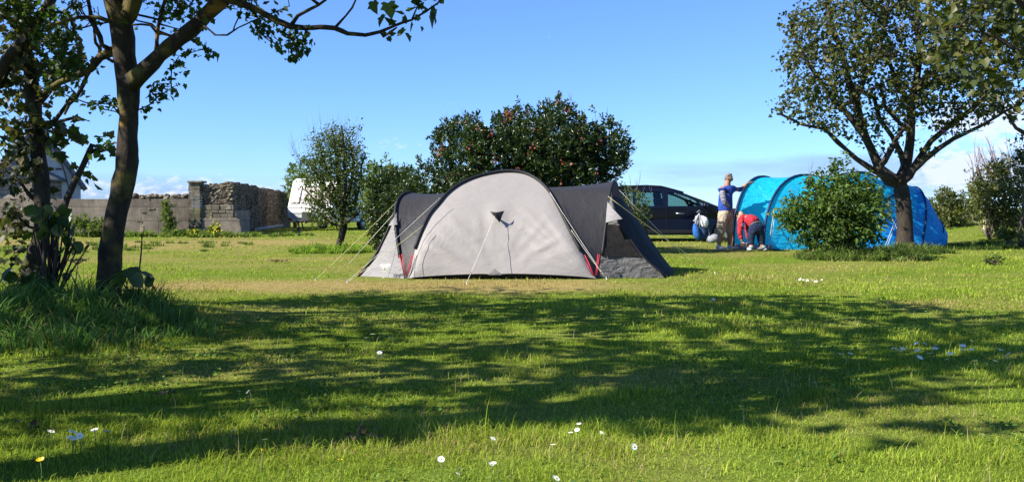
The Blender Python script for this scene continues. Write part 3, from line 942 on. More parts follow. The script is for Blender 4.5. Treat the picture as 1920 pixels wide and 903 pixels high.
# shadow casters of the same tree row
shade_tree(-6.6, 6.0, 3.9, 2.4, 1.5, 1.1, 520, 'spreading tree just left of the frame beside the slender dark tree', (.3, .2), 1)
shade_tree(-5.9, 2.9, 4.2, 2.7, 1.7, 1.2, 560, 'wide crowned tree left of the photographer', (.5, .3), 2)
shade_tree(-3.8, 2.3, 5.2, 2.6, 1.6, 1.3, 560, 'tall tree just behind the photographer on the left', (.6, .6), 3)
shade_tree(-2.4, 3.0, 6.6, 2.3, 1.4, 1.0, 420, 'tallest of the trees over the foreground lawn', (.2, 1.0), 4)

shade_tree(-8.6, 5.0, 4.0, 2.2, 1.5, 1.1, 460, 'far tree of the row well outside the left picture edge', (.4, .1), 5)

# ------------------------------------------------------------------ bushes
def clump_leaves(root, blobs, n_clump, per, clump_r, size, tmpl, mat, name='crown', tilt=.9, shell=.55, flat=1.0, noise=.35, droop=0.0, out=.6, taper_bottom=None):
    """blobs: (px,py,Y,rx_px,ry_px,ry_m) ellipsoids; clumps spread mostly in the outer shell"""
    tot = sum(b[3] * b[4] for b in blobs)
    P, Dr = [], []
    off = Vector(root.location)
    for b in blobs:
        c = at(b[0], b[1], b[2]); rx = b[3] * b[2] / F; rz = b[4] * b[2] / F; ry = b[5]
        k = int(n_clump * b[3] * b[4] / tot)
        for _ in range(k):
            u = Vector((rnd.gauss(0, 1), rnd.gauss(0, 1), rnd.gauss(0, 1))).normalized()
            rr = (shell + (1 - shell) * rnd.random()) * (1 + noise * (rnd.random() - .5))
            # lumpy outline
            rr *= .86 + .3 * float(vnoise(u.x * 2.2 + b[0] * .1, u.z * 2.2 + u.y * 1.7, 3))
            q = c + Vector((u.x * rx, u.y * ry, u.z * rz)) * rr
            if q.z < .03: q.z = .03 + rnd.random() * .1
            P.append(tuple(q)); Dr.append(tuple(u))
    P = np.array(P); Dr = np.array(Dr)
    idx = np.repeat(np.arange(len(P)), per)
    # each clump is a short leafy shoot along its outward direction
    t = nrs.rand(len(idx))[:, None]
    dd = Dr[idx] * out + np.array([0, 0, .35])
    pos = P[idx] + dd * t * clump_r * 2.2 + nrs.randn(len(idx), 3) * clump_r * .45
    d = dd + nrs.randn(len(idx), 3) * .7 + np.array([0, 0, droop])
    m = pos[:, 2] > .02
    pos, d = pos[m], d[m]
    leaves(name, pos - np.array(off), d, size * (.6 + .8 * nrs.rand(len(pos))), tmpl, mat, root, tilt)
    return P

def stems(root, base_pts, targets, r0, mat, name='stem', wob=.06):
    mb = MB(); off = Vector(root.location)
    for t in targets:
        b = Vector(rnd.choice(base_pts)); t = Vector(t)
        pts, rr = [], []
        k = 6
        for i in range(k + 1):
            f = i / k
            p = b.lerp(t, f) + Vector((rnd.gauss(0, wob), rnd.gauss(0, wob), 0)) * (1 if 0 < i < k else 0)
            p.z += .25 * (t - b).length * f * (1 - f) * .6
            pts.append(p - off); rr.append(r0 * (1 - f) + .004)
        mb.tube(pts, rr, 5)
    return mb.build(name, mat, root)

def twig_spray(root, specs, mat, name='bare_twigs', r=.006):
    """specs: (px0,py0,px1,py1,Y) thin, slightly bowed bare twigs"""
    mb = MB(); off = Vector(root.location)
    for (x0, y0, x1, y1, Y) in specs:
        a, b = at(x0, y0, Y), at(x1, y1, Y)
        bow = Vector((rnd.gauss(0, .05), rnd.gauss(0, .08), 0)) * (b - a).length
        pts = [a.lerp(b, i / 5) + bow * math.sin(math.pi * i / 5) - off for i in range(6)]
        mb.tube(pts, [r * (1 - i / 6.5) for i in range(6)], 4)
        if (b - a).length > .3:
            q = a.lerp(b, .55) + bow; e = q + Vector((rnd.uniform(-.12, .12), 0, .22))
            mb.tube([q - off, e - off], [r * .45, r * .2], 3)
    return mb.build(name, mat, root)

def big_bush():
    D = 19.6
    base = at(975, 480, D); base.z = 0
    root = empty('flowering_bush', base, 0, 'huge dark green bush with red flowers rising behind the grey tent', 'bush')
    bl = [(865, 290, D, 62, 62, 1.2), (925, 295, D, 70, 66, 1.4), (1000, 275, D, 80, 72, 1.5), (1050, 262, D, 72, 62, 1.4), (1100, 300, D, 66, 55, 1.3), (1135, 290, D, 46, 52, 1.0),
          (805, 345, D, 52, 45, 1.0), (880, 375, D, 90, 70, 1.4), (990, 370, D, 100, 70, 1.5), (1085, 360, D, 75, 60, 1.3), (1045, 215, D, 30, 24, .5), (870, 240, D, 26, 24, .5), (955, 235, D, 34, 26, .5), (1135, 245, D, 20, 20, .4),
          (770, 380, D, 45, 50, .9), (835, 265, D, 26, 30, .5), (965, 270, D - .4, 46, 44, .8), (1095, 265, D - .4, 40, 40, .8), (900, 275, D - .4, 40, 40, .8), (1030, 300, D - .6, 70, 50, .8), (1160, 285, D, 22, 30, .6)]
    P = clump_leaves(root, bl, 5600, 14, .055, .066, T_OVAL, M_['esc'], shell=.40)
    stems(root, [tuple(base + Vector((dx, dy, 0))) for dx in (-.9, -.3, .3, .9) for dy in (-.3, .3)], [tuple(P[rnd.randrange(len(P))]) for _ in range(70)], .045, M_['bark_dark'])
    spec = []
    for x0, y0 in [(870, 235), (905, 235), (940, 235), (990, 225), (1012, 200), (1040, 200), (1070, 205), (1095, 225), (1118, 232), (1132, 230), (1150, 235), (1165, 255), (1175, 275), (1170, 300), (1165, 320), (1160, 315), (835, 245), (812, 270)]:
        for _ in range(2):
            spec.append((x0, y0, x0 + rnd.uniform(-8, 12) + (12 if x0 > 1160 else 0), y0 - rnd.uniform(12, 34), D))
    for _ in range(10): spec.append((1145 + rnd.uniform(-8, 8), 335, 1170 + rnd.uniform(0, 26), 285 + rnd.uniform(-15, 20), D))
    twig_spray(root, spec, M_['twig'], r=.008)
    # flower trusses, in little groups
    fl = []
    for (x, y, n) in [(955, 212, 26), (948, 222, 12), (962, 210, 10), (925, 250, 8), (880, 230, 6), (905, 240, 7), (830, 272, 8), (822, 285, 8), (883, 282, 5), (928, 295, 7), (1000, 277, 9), (1058, 308, 6), (967, 318, 6), (1075, 237, 6), (1050, 195, 8),
                      (1060, 205, 7), (1095, 225, 8), (990, 210, 5), (1120, 265, 5), (1022, 225, 5), (1085, 250, 5), (1000, 245, 5), (905, 335, 5), (1052, 335, 4), (1120, 320, 4), (850, 330, 4)]:
        for _ in range(n): fl.append(tuple(at(x + rnd.gauss(0, 5), y + rnd.gauss(0, 5), D - 1.75 + rnd.gauss(0, .1) + (1.1 if y < 240 else 0)) - base))
    fl = np.array(fl)
    leaves('flowers', fl, nrs.randn(len(fl), 3), .045 * (.6 + .7 * nrs.rand(len(fl))), T_ROUND, M_['flower_red'], root, 1.5)

def side_bush():
    D = 20.8
    base = at(725, 470, D); base.z = 0
    root = empty('hedge_bush', base, 0, 'low dark green bush at the left end of the grey tent', 'bush')
    bl = [(722, 400, D, 40, 48, .7), (735, 360, D, 42, 42, .7), (722, 440, D, 36, 32, .6), (755, 350, D, 34, 38, .7), (748, 420, D, 40, 48, .7), (715, 352, D, 26, 26, .5)]
    P = clump_leaves(root, bl, 1100, 13, .055, .062, T_OVAL, M_['esc'], shell=.4)
    stems(root, [tuple(base + Vector((dx, 0, 0))) for dx in (-.2, .2)], [tuple(P[rnd.randrange(len(P))]) for _ in range(14)], .03, M_['bark_dark'])

def pale_bush():
    D = 29
    base = at(715, 447, D); base.z = 0
    root = empty('pale_bush', base, 0, 'rounded light green bush behind the caravan corner, left of the big dark bush', 'bush')
    bl = [(715, 345, D, 36, 36, 1.0), (700, 335, D, 26, 28, .8), (740, 345, D, 30, 32, .9), (715, 390, D, 42, 50, 1.0)]
    P = clump_leaves(root, bl, 520, 12, .09, .09, T_OVAL, M_['light'], shell=.4)
    stems(root, [tuple(base)], [tuple(P[rnd.randrange(len(P))]) for _ in range(12)], .04, M_['bark_dark'])
    D = 44
    base = at(552, 427, D); base.z = 0
    root = empty('pale_bush', base, 0, 'yellow green bush behind the left end of the caravan', 'bush')
    bl = [(552, 340, D, 16, 38, .8), (562, 325, D, 16, 22, .8), (556, 375, D, 22, 45, .8)]
    P = clump_leaves(root, bl, 200, 10, .11, .13, T_OVAL, M_['light'], shell=.3)
    stems(root, [tuple(base)], [tuple(P[rnd.randrange(len(P))]) for _ in range(8)], .04, M_['bark_dark'])

def small_tree():
    D = 21.0
    base = at(634, 470, D); base.z = 0
    root = empty('young_tree', base, 0, 'small scrubby tree with bare whippy top standing in front of the caravan', 'tree')
    sk = Skel(); st = .1
    sk.path(px_path([(633, 474, 18), (635, 462, 13), (640, 445, 14), (645, 425, 14), (643, 405, 11), (640, 385, 8), (636, 350, 6), (632, 310, 6), (628, 270, 5), (622, 240, 3)], D), st)
    for pts in [[(644, 400, 9), (625, 372, 7), (605, 345, 6), (590, 320, 5), (575, 300, 3)], [(643, 400, 8), (652, 370, 7), (660, 335, 6), (662, 300, 5), (655, 260, 3)],
                [(646, 405, 7), (665, 380, 6), (675, 345, 5), (678, 310, 4), (685, 290, 3)], [(640, 415, 6), (615, 395, 5), (590, 375, 4), (572, 355, 3)],
                [(641, 385, 7), (648, 345, 6), (645, 300, 5), (643, 260, 4), (640, 235, 3)], [(640, 380, 6), (620, 340, 5), (605, 300, 4), (598, 265, 3)], [(643, 425, 5), (620, 418, 4), (600, 400, 3), (585, 395, 2)], [(646, 420, 5), (665, 405, 4), (675, 395, 3)]]:
        sk.path(px_path(pts, D + rnd.uniform(-.4, .4)), st)
    B = blob_pts([(622, 270, D, 42, 30, .5, 70), (605, 310, D, 44, 40, .6, 110), (645, 300, D, 40, 45, .6, 110), (615, 355, D, 52, 30, .6, 90), (640, 370, D, 36, 30, .5, 50), (600, 385, D, 30, 18, .4, 22), (668, 330, D, 18, 40, .4, 30), (675, 245, D, 8, 8, .2, 3), (575, 335, D, 16, 24, .4, 18), (672, 290, D, 14, 12, .4, 10), (605, 412, D, 26, 12, .4, 26), (660, 400, D, 20, 16, .4, 24), (625, 395, D, 40, 20, .5, 40)])
    sk.grow(B, .08, .7, .10, 40, (0, 0, .3))
    shift(sk, base); sk.radii(.004)
    sk.mesh('trunk', M_['bark_dark'], root, (8, 5, 3))
    idx = [i for i in range(len(sk.p)) if sk.r[i] <= .013]
    P = np.array([tuple(sk.p[i]) for i in idx]); Dd = np.array([tuple((sk.p[i] - sk.p[sk.par[i]]).normalized()) if sk.par[i] >= 0 else (0, 0, 1) for i in idx])
    pos, d = leaf_clusters(P, Dd, 13, .09, .1)
    leaves('crown', pos, d, .066 * (.6 + .7 * nrs.rand(len(pos))), T_OVAL, M_['willow'], root, .9)
    clump_leaves(root, [(620, 285, D, 30, 34, .6), (604, 330, D, 33, 34, .6), (645, 320, D, 28, 44, .6), (622, 370, D, 42, 30, .6), (655, 375, D, 26, 30, .5), (590, 385, D, 26, 18, .4), (625, 410, D, 40, 16, .5), (628, 250, D, 20, 18, .4), (570, 345, D, 14, 22, .3)],
                 300, 8, .07, .058, T_OVAL, M_['willow'], name='foliage', shell=.2, noise=.6, out=.7)
    spec = []
    for _ in range(46):
        x0 = rnd.uniform(575, 672); y0 = 250 + abs(x0 - 625) * .7 + rnd.uniform(0, 30)
        spec.append((x0, y0, x0 + (x0 - 625) * .35 + rnd.uniform(-6, 6), y0 - rnd.uniform(30, 75), D + rnd.uniform(-.4, .4)))
    for _ in range(8): spec.append((560 + rnd.uniform(0, 15), 310, 535 + rnd.uniform(0, 15), 290 - rnd.uniform(0, 50), D))
    twig_spray(root, spec, M_['twig'], r=.0045)

def front_bush():
    D = 17.6
    base = at(1560, 480, D); base.z = 0
    root = empty('elder_bush', base, 0, 'rounded leafy green bush standing before the middle of the blue tent', 'bush')
    bl = [(1562, 400, D, 54, 46, .9), (1528, 405, D, 46, 32, .7), (1603, 402, D, 42, 46, .7), (1580, 356, D, 30, 22, .5), (1572, 322, D, 12, 16, .25), (1486, 408, D, 26, 16, .3), (1628, 372, D, 16, 28, .3), (1555, 445, D, 50, 28, .6), (1612, 440, D, 30, 28, .5), (1500, 432, D, 18, 14, .3), (1535, 352, D, 18, 18, .3), (1618, 345, D, 12, 14, .25), (1470, 395, D, 10, 8, .2)]
    P = clump_leaves(root, bl, 950, 13, .09, .082, T_OVAL, M_['elder'], shell=.35, droop=-.5, noise=.8, out=.8)
    P2 = stems(root, [tuple(base + Vector((dx, 0, 0))) for dx in (-.3, 0, .2)], [tuple(P[rnd.randrange(len(P))]) for _ in range(26)], .018, M_['twig'])
    spec = []
    for x0, y0, x1, y1 in [(1520, 350, 1515, 305), (1522, 345, 1524, 296), (1560, 330, 1556, 300), (1602, 345, 1608, 310), (1470, 400, 1462, 375), (1480, 400, 1484, 350), (1500, 380, 1478, 345), (1540, 340, 1543, 310)]:
        spec.append((x0, y0, x1, y1, D))
    twig_spray(root, spec, M_['twig'], r=.006)

def right_shrubs():
    D = 30
    def mk(name, label, Y, by, bl, n, per, cr, sz, mat, tw=None, cat='shrub'):
        cx = sum(b[0] for b in bl) / len(bl)
        base = at(cx, by, Y); base.z = gzf(base.x, Y)
        root = empty(name, base, 0, label, cat)
        P = clump_leaves(root, [(b[0], b[1], Y, b[2], b[3], b[4]) for b in bl], n, per, cr, sz, T_OVAL, mat, shell=.35, noise=.5)
        stems(root, [tuple(base + Vector((dx, 0, 0))) for dx in (-.3, 0, .3)], [tuple(P[rnd.randrange(len(P))]) for _ in range(18)], .03, M_['twig'])
        if tw: twig_spray(root, [(*t, Y) for t in tw], M_['twig_red'] if len(tw) > 20 else M_['twig'], r=.009)
        return root
    mk('windswept_shrub', 'olive green shrub just right of the blue tent end', 29, 436, [(1775, 395, 34, 30, .8), (1760, 400, 22, 30, .7), (1795, 400, 24, 30, .7), (1775, 370, 18, 14, .4)], 300, 11, .09, .10, M_['shrub'])
    mk('windswept_shrub', 'small ragged shrub in the gap between the two right hand shrubs', 31, 428, [(1812, 388, 20, 26, .6), (1822, 372, 12, 18, .4), (1820, 412, 20, 12, .5)], 120, 10, .08, .09, M_['shrub'])
    tw = []
    for _ in range(60):
        x0 = rnd.uniform(1825, 1912); y0 = rnd.uniform(300, 345)
        tw.append((x0, y0, x0 + rnd.uniform(-22, 4), y0 - rnd.uniform(25, 62)))
    mk('hedge_shrub', 'large ragged shrub with reddish bare twigs at the right edge', 25, 446, [(1860, 345, 36, 42, .9), (1880, 375, 45, 50, 1.2), (1848, 380, 28, 40, .8), (1905, 340, 32, 45, 1.0), (1835, 372, 18, 26, .5), (1925, 395, 45, 50, 1.2), (1885, 415, 40, 26, 1.0), (1855, 325, 20, 20, .5)], 760, 11, .085, .085, M_['shrub'], tw)
    mk('hedge_shrub', 'dark twisting shrub cut off by the right picture edge above the grass', 22, 450, [(1940, 290, 26, 40, .9), (1922, 315, 12, 28, .4), (1950, 370, 26, 60, .8)], 220, 11, .08, .08, M_['esc'],
       [(1895, 330, 1898, 290), (1898, 292, 1892, 272), (1898, 300, 1908, 268), (1905, 285, 1918, 262)])
    mk('hedge_shrub', 'thin twiggy bush between the grey tent and the dark car', 22, 455, [(1188, 395, 20, 32, .5), (1195, 415, 24, 30, .5), (1180, 362, 12, 12, .3), (1205, 385, 12, 18, .3)], 150, 10, .06, .06, M_['willow'],
       [(1185, 375, 1180, 325), (1192, 360, 1202, 318), (1188, 360, 1176, 345), (1195, 365, 1190, 335), (1205, 370, 1212, 345), (1215, 380, 1222, 350), (1200, 372, 1196, 340)])
big_bush(); side_bush(); pale_bush(); small_tree(); front_bush(); right_shrubs()

# ------------------------------------------------------------------ walls
def masonry_mat(name, c_stone, c_mortar, scale=(1, 1), brick=(.45, .12), rough_amt=.5, rubble=False):
    t = NT(name)
    tc = t.coord()
    if rubble:
        m = t.node('ShaderNodeMapping', {'Scale': (3.4, 3.4, 6.5)}); 
        t.l.new(tc, m.inputs[0])
        wob = t.noise(3, 3, .5, tc)
        vm = t.node('ShaderNodeVectorMath', operation='ADD'); t.l.new(m.outputs[0], vm.inputs[0])
        cx = t.node('ShaderNodeCombineXYZ', {0: wob, 1: wob, 2: wob}); t.l.new(cx.outputs[0], vm.inputs[1])
        v = t.node('ShaderNodeTexVoronoi', feature='DISTANCE_TO_EDGE'); t.l.new(vm.outputs[0], v.inputs['Vector']); v.inputs['Scale'].default_value = 1
        v2 = t.node('ShaderNodeTexVoronoi'); t.l.new(vm.outputs[0], v2.inputs['Vector']); v2.inputs['Scale'].default_value = 1
        hue = t.node('ShaderNodeSeparateColor'); t.l.new(v2.outputs['Color'], hue.inputs[0])
        col = t.ramp(hue.outputs[0], [(0, tuple(x * .5 for x in c_stone)), (.5, c_stone), (1, tuple(x * 1.35 for x in c_stone))])
        e = t.ramp(v.outputs['Distance'], [(0, (0, 0, 0)), (.10, (1, 1, 1))])
        col = t.mix(e, tuple(x * .3 for x in c_mortar), col)
        h = v.outputs['Distance']; bs, bd = 1.0, .08
    else:
        sp = t.node('ShaderNodeSeparateXYZ'); t.l.new(tc, sp.inputs[0])
        cb = t.node('ShaderNodeCombineXYZ', {0: sp.outputs[0], 1: sp.outputs[2]})
        b = t.node('ShaderNodeTexBrick', {'Scale': 1.0, 'Mortar Size': .012, 'Brick Width': brick[0], 'Row Height': brick[1], 'Mortar Smooth': .2})
        b.inputs['Color1'].default_value = (*c_stone, 1); b.inputs['Color2'].default_value = (*[x * .72 for x in c_stone], 1); b.inputs['Mortar'].default_value = (*c_mortar, 1)
        t.l.new(cb.outputs[0], b.inputs['Vector'])
        col = b.outputs[0]; h = b.outputs[1]; bs, bd = .6, -.02
    n = t.noise(2.3, 7, .7, tc); n2 = t.noise(25, 4, .6, tc)
    col = t.mix(rough_amt, col, t.ramp(n, [(.3, (.45, .43, .40)), (.7, (1.35, 1.3, 1.25))]), 'MULTIPLY')
    st = t.noise(1.0, 5, .65, t.coord((1.6, 1.6, .35)))
    col = t.mix(rough_amt * .8, col, t.ramp(st, [(.35, (.42, .40, .37)), (.60, (1.15, 1.1, 1.0))]), 'MULTIPLY')
    lich = t.noise(5.5, 4, .6, tc)
    col = t.mix(t.ramp(lich, [(.60, (0, 0, 0)), (.72, (.6, .6, .6))]), col, (.34, .31, .22))
    nb = t.bump(h, bs, bd)
    b2 = t.node('ShaderNodeBump', {'Height': n2, 'Strength': .5, 'Distance': .02, 'Normal': nb})
    return t.done(t.pbr(col, .95, b2.outputs[0]))
M_['block'] = masonry_mat('rendered_blockwork', (.23, .20, .165), (.12, .105, .085), brick=(1.3, .52), rough_amt=.8)
M_['coursed'] = masonry_mat('coursed_stone', (.21, .185, .14), (.10, .09, .08), brick=(.42, .13), rough_amt=.8)
M_['rubble'] = masonry_mat('rubble_stone', (.25, .22, .165), (.10, .09, .07), rubble=True, rough_amt=.7)
M_['rubble_brown'] = masonry_mat('shaded_brown_rubble', (.145, .115, .080), (.05, .04, .03), rubble=True, rough_amt=.7)  # brown stone, base colour darkened for the shade on the return wall

def stone_lumps(mb, x0, x1, z0, z1, y, dy, n, smin, smax, mi=0):
    for _ in range(n):
        x, z = rnd.uniform(x0, x1), rnd.uniform(z0, z1)
        s = rnd.uniform(smin, smax)
        r = (s, s * .6 + dy, s * rnd.uniform(.35, .7))
        rot = Euler((rnd.uniform(-.3, .3), rnd.uniform(-.3, .3), rnd.uniform(-.4, .4))).to_matrix()
        mb.ellipsoid((x, y, z), r, 7, 4, mi, rot, fn=lambda v: v * (1 + rnd.uniform(-.14, .14)))

def walls():
    Y = 33.0
    k = Y / F
    def X(px): return (px - CX) * k
    def Zt(py): return 1 + (HOR - py) * k
    G = 'sections of the old stone boundary wall'
    # plain block wall with rough rubble coping
    o = Vector((X(135), Y, 0))
    root = empty('boundary_wall', o, 0, 'long low rendered block wall with crumbling top, left of the square pillar', 'wall', G)
    x1 = X(354) - X(135); x0 = X(-120) - X(135); h = Zt(369)
    mb = MB(); mb.box(((x0 + x1) / 2, .16, (h - .08) / 2 - .1), (x1 - x0, .32, h + .12))
    mb.build('wall_body', M_['block'], root, bevel=.01)
    mb = MB(); stone_lumps(mb, X(215) - X(135), x1 - .05, h - .05, h + .05, .15, .08, 95, .06, .17)
    mb.build('coping', M_['rubble'], root)
    mb = MB()
    for px, py, wpx in [(330, 431, 5), (338, 430, 6), (346, 431, 4), (270, 398, 8), (262, 415, 10), (285, 392, 12), (318, 400, 6)]:
        mb.box((X(px) - X(135), -.005, Zt(py)), (wpx * k, .03, .06), 0, (0, rnd.uniform(-.2, .2), 0))
    mb.build('exposed_stone', M_['rubble'], root, bevel=.01)
    # pillar
    o = Vector((X(367), Y - .12, 0)); wdt = 22 * k
    root = empty('wall_pillar', o, 0, 'square pillar of thin coursed stone with a flat slab cap', 'pillar', G)
    mb = MB(); z = -.1; i = 0; top = Zt(343)
    while z < top:
        hh = rnd.uniform(.055, .095)
        jx = rnd.uniform(-.012, .012)
        n = rnd.choice([1, 2, 2])
        cuts = [0, 1] if n == 1 else [0, rnd.uniform(.35, .65), 1]
        for a, b in zip(cuts[:-1], cuts[1:]):
            wa, wb = -wdt / 2 + a * wdt, -wdt / 2 + b * wdt
            mb.box(((wa + wb) / 2 + jx, .22 + rnd.uniform(-.012, .012), z + hh / 2), (wb - wa - .008, .44, hh - .008))
        z += hh
    mb.build('pillar_shaft', M_['coursed'], root, bevel=.006)
    mb = MB(); mb.box((.03, .22, Zt(341)), (wdt + .12, .56, .07)); mb.build('cap_slab', M_['block'], root, bevel=.012)
    # end wall : render foot, blocks, rubble top
    o = Vector((X(379), Y + .02, 0)); L = X(437) - X(379); Lb = X(452) - X(379)
    root = empty('rubble_wall', o, 0, 'short wall of rubble over squared blocks and a rendered foot, right of the pillar', 'wall', G)
    mb = MB(); mb.box((L / 2, .25, Zt(346) / 2 - .08), (L, .42, Zt(346) - .05)); mb.build('wall_core', M_['rubble'], root)
    mb = MB(); stone_lumps(mb, .03, L - .03, Zt(382), Zt(348), .05, .02, 210, .05, .11)
    stone_lumps(mb, .03, L - .03, Zt(348), Zt(345.5), .22, .12, 24, .05, .09); mb.build('rubble_face', M_['rubble'], root)
    mb = MB()
    for r_, (pa, pb) in enumerate([(384, 393), (393, 399), (399, 408)]):
        xs = [0]
        while xs[-1] < L: xs.append(xs[-1] + rnd.uniform(.2, .48))
        for a, b in zip(xs[:-1], xs[1:]):
            b = min(b, L + .04)
            if b - a < .05: continue
            mb.box(((a + b) / 2, .06 + rnd.uniform(-.012, .012), (Zt(pa) + Zt(pb)) / 2), (b - a - .012, .22, Zt(pa) - Zt(pb) - .012))
    mb.build('block_course', M_['coursed'], root, bevel=.01)
    mb = MB(); mb.prism([(-.02, -.12), (Lb, -.12), (Lb + .03, Zt(436)), (Lb - .04, Zt(412)), (L + .08, Zt(408)), (-.02, Zt(408))], (), -.08, .3); mb.build('rendered_foot', M_['block'], root, bevel=.01)
    # return wall running away
    a = Vector((X(438), Y + .05, 0)); b = at(545, 425, 47); b.z = 0
    d = (b - a).length; ang = math.atan2(b.y - a.y, b.x - a.x)
    root = empty('rubble_wall', a, ang, 'brown rubble wall in shade running back from the corner towards the caravan', 'wall', G)
    mb = MB(); n = 24; rows = []
    hs = [1.93 - .17 * (i / n) + .02 * math.sin(i * 1.7) for i in range(n + 1)]
    top = [(d * i / n, hs[i]) for i in range(n + 1)]
    mb.prism([(0, -.1)] + [(d, -.1)] + top[::-1], (), 0, .5); mb.build('wall_core', M_['rubble_brown'], root)
    mb = MB(); stone_lumps(mb, .1, d, .3, 1.72, .02, .0, 1100, .05, .11)
    for i in range(70):
        x = d * rnd.random(); stone_lumps(mb, x, x + .05, hs[int(x / d * n)] - .03, hs[int(x / d * n)] + .04, .25, .1, 1, .08, .13)
    mb.build('rubble_face', M_['rubble_brown'], root)
    mb = MB(); mb.box((1.2, -.06, .42), (2.5, .12, 1.0)); mb.build('rendered_foot', M_['block'], root, bevel=.02)
walls()

# ------------------------------------------------------------------ house & shed
def house():
    mr = NT('weathered_render'); c = mr.coord(); n = mr.noise(1.4, 8, .7, c); n2 = mr.noise(5, 5, .6, mr.coord((1, 1, .25)))
    col = mr.ramp(n, [(.3, (.42, .41, .40)), (.6, (.66, .65, .63)), (.8, (.76, .75, .73))])
    col = mr.mix(mr.ramp(n2, [(.55, (0, 0, 0)), (.75, (.6, .6, .6))]), col, (.20, .20, .19))
    rend = mr.done(mr.pbr(col, .9, mr.bump(n2, .3, .02)))
    slate = masonry_mat('slate_roof', (.24, .24, .25), (.10, .10, .10), brick=(.3, .22), rough_amt=.6)
    dark = simple('dark_verge', (.10, .10, .11), .7)
    Y = 36.0; ap = at(70, 238, Y); ev = at(157, 350, 36.8)
    halfw = 1.55
    rise = ap.z - ev.z
    o = Vector((ap.x, Y, 0)); rz = R(31)
    root = empty('white_house', o, rz, 'old house with grey rendered gable and slate roof behind the left trees', 'house')
    he = ev.z; ha = ap.z
    mb = MB(); mb.prism([(-halfw, -.1), (halfw, -.1), (halfw, he), (0, ha), (-halfw, he)], (), 0, 8); mb.build('gable_wall', rend, root)
    sl = math.hypot(halfw, rise); an = math.atan2(rise, halfw)
    for s in (-1, 1):
        mb = MB()
        mb.box((s * (halfw / 2 + .06), 3.9, (he + ha) / 2 + .07), (sl + .35, 8.5, .09), 0, (0, s * an, 0)); mb.build('roof', slate, root)
        mb = MB(); mb.box((s * (halfw / 2 + .06), -.30, (he + ha) / 2 + .02), (sl + .38, .05, .2), 0, (0, s * an, 0)); mb.build('verge_board', dark, root)
    # drooping cable across the gable
    mb = MB(); pts = []
    for i in range(14):
        f = i / 13; pts.append(Vector((halfw * (.30 + .52 * f), -.04, ha - rise * (.32 + 1.05 * f ** 1.7 * .98) + .0)))
    mb.tube(pts, .018, 5); mb.build('cable', dark, root)
    mb = MB(); mb.box((halfw * .48, -.03, he + rise * .30), (.22, .06, .07)); mb.build('bracket', dark, root)
    mb = MB(); mb.tube([(halfw * .8, -.03, he + .35), (halfw * .8, -.16, he + .7)], .02, 5); mb.build('bracket', dark, root)
    # low shed gable in front
    Y2 = 34.2; a2 = at(14, 308, Y2); e2 = at(48, 336, Y2)
    o = Vector((a2.x, Y2, 0)); hw = e2.x - a2.x + .25
    root = empty('stone_shed', o, 0, 'low stone shed with timber boarded gable in front of the rendered house', 'shed')
    mb = MB(); mb.box((0, 1.5, e2.z / 2 - .05), (hw * 2, 3, e2.z)); mb.build('stone_wall', masonry_mat('shed_stone', (.38, .33, .27), (.14, .12, .10), brick=(.5, .17), rough_amt=.7), root, bevel=.02)
    mb = MB()
    nb = 12
    for i in range(nb):
        xa, xb = -hw + 2 * hw * i / nb, -hw + 2 * hw * (i + 1) / nb - .02
        za = e2.z + (a2.z - e2.z) * (1 - abs(xa) / hw); zb = e2.z + (a2.z - e2.z) * (1 - abs(xb) / hw)
        mb.prism([(xa, e2.z + .01), (xb, e2.z + .01), (xb, max(zb, e2.z + .02)), (xa, max(za, e2.z + .02))], (), .02, .06)
    mb.build('gable_boards', simple('grey_boards', (.27, .25, .23), .9, .3), root)
    an = math.atan2(a2.z - e2.z, hw); sl = math.hypot(hw, a2.z - e2.z)
    for s in (-1, 1):
        mb = MB(); mb.box((s * (hw / 2 + .05), 1.4, (e2.z + a2.z) / 2 + .08), (sl + .3, 3.5, .08), 0, (0, s * an, 0)); mb.build('roof', slate, root)
house()

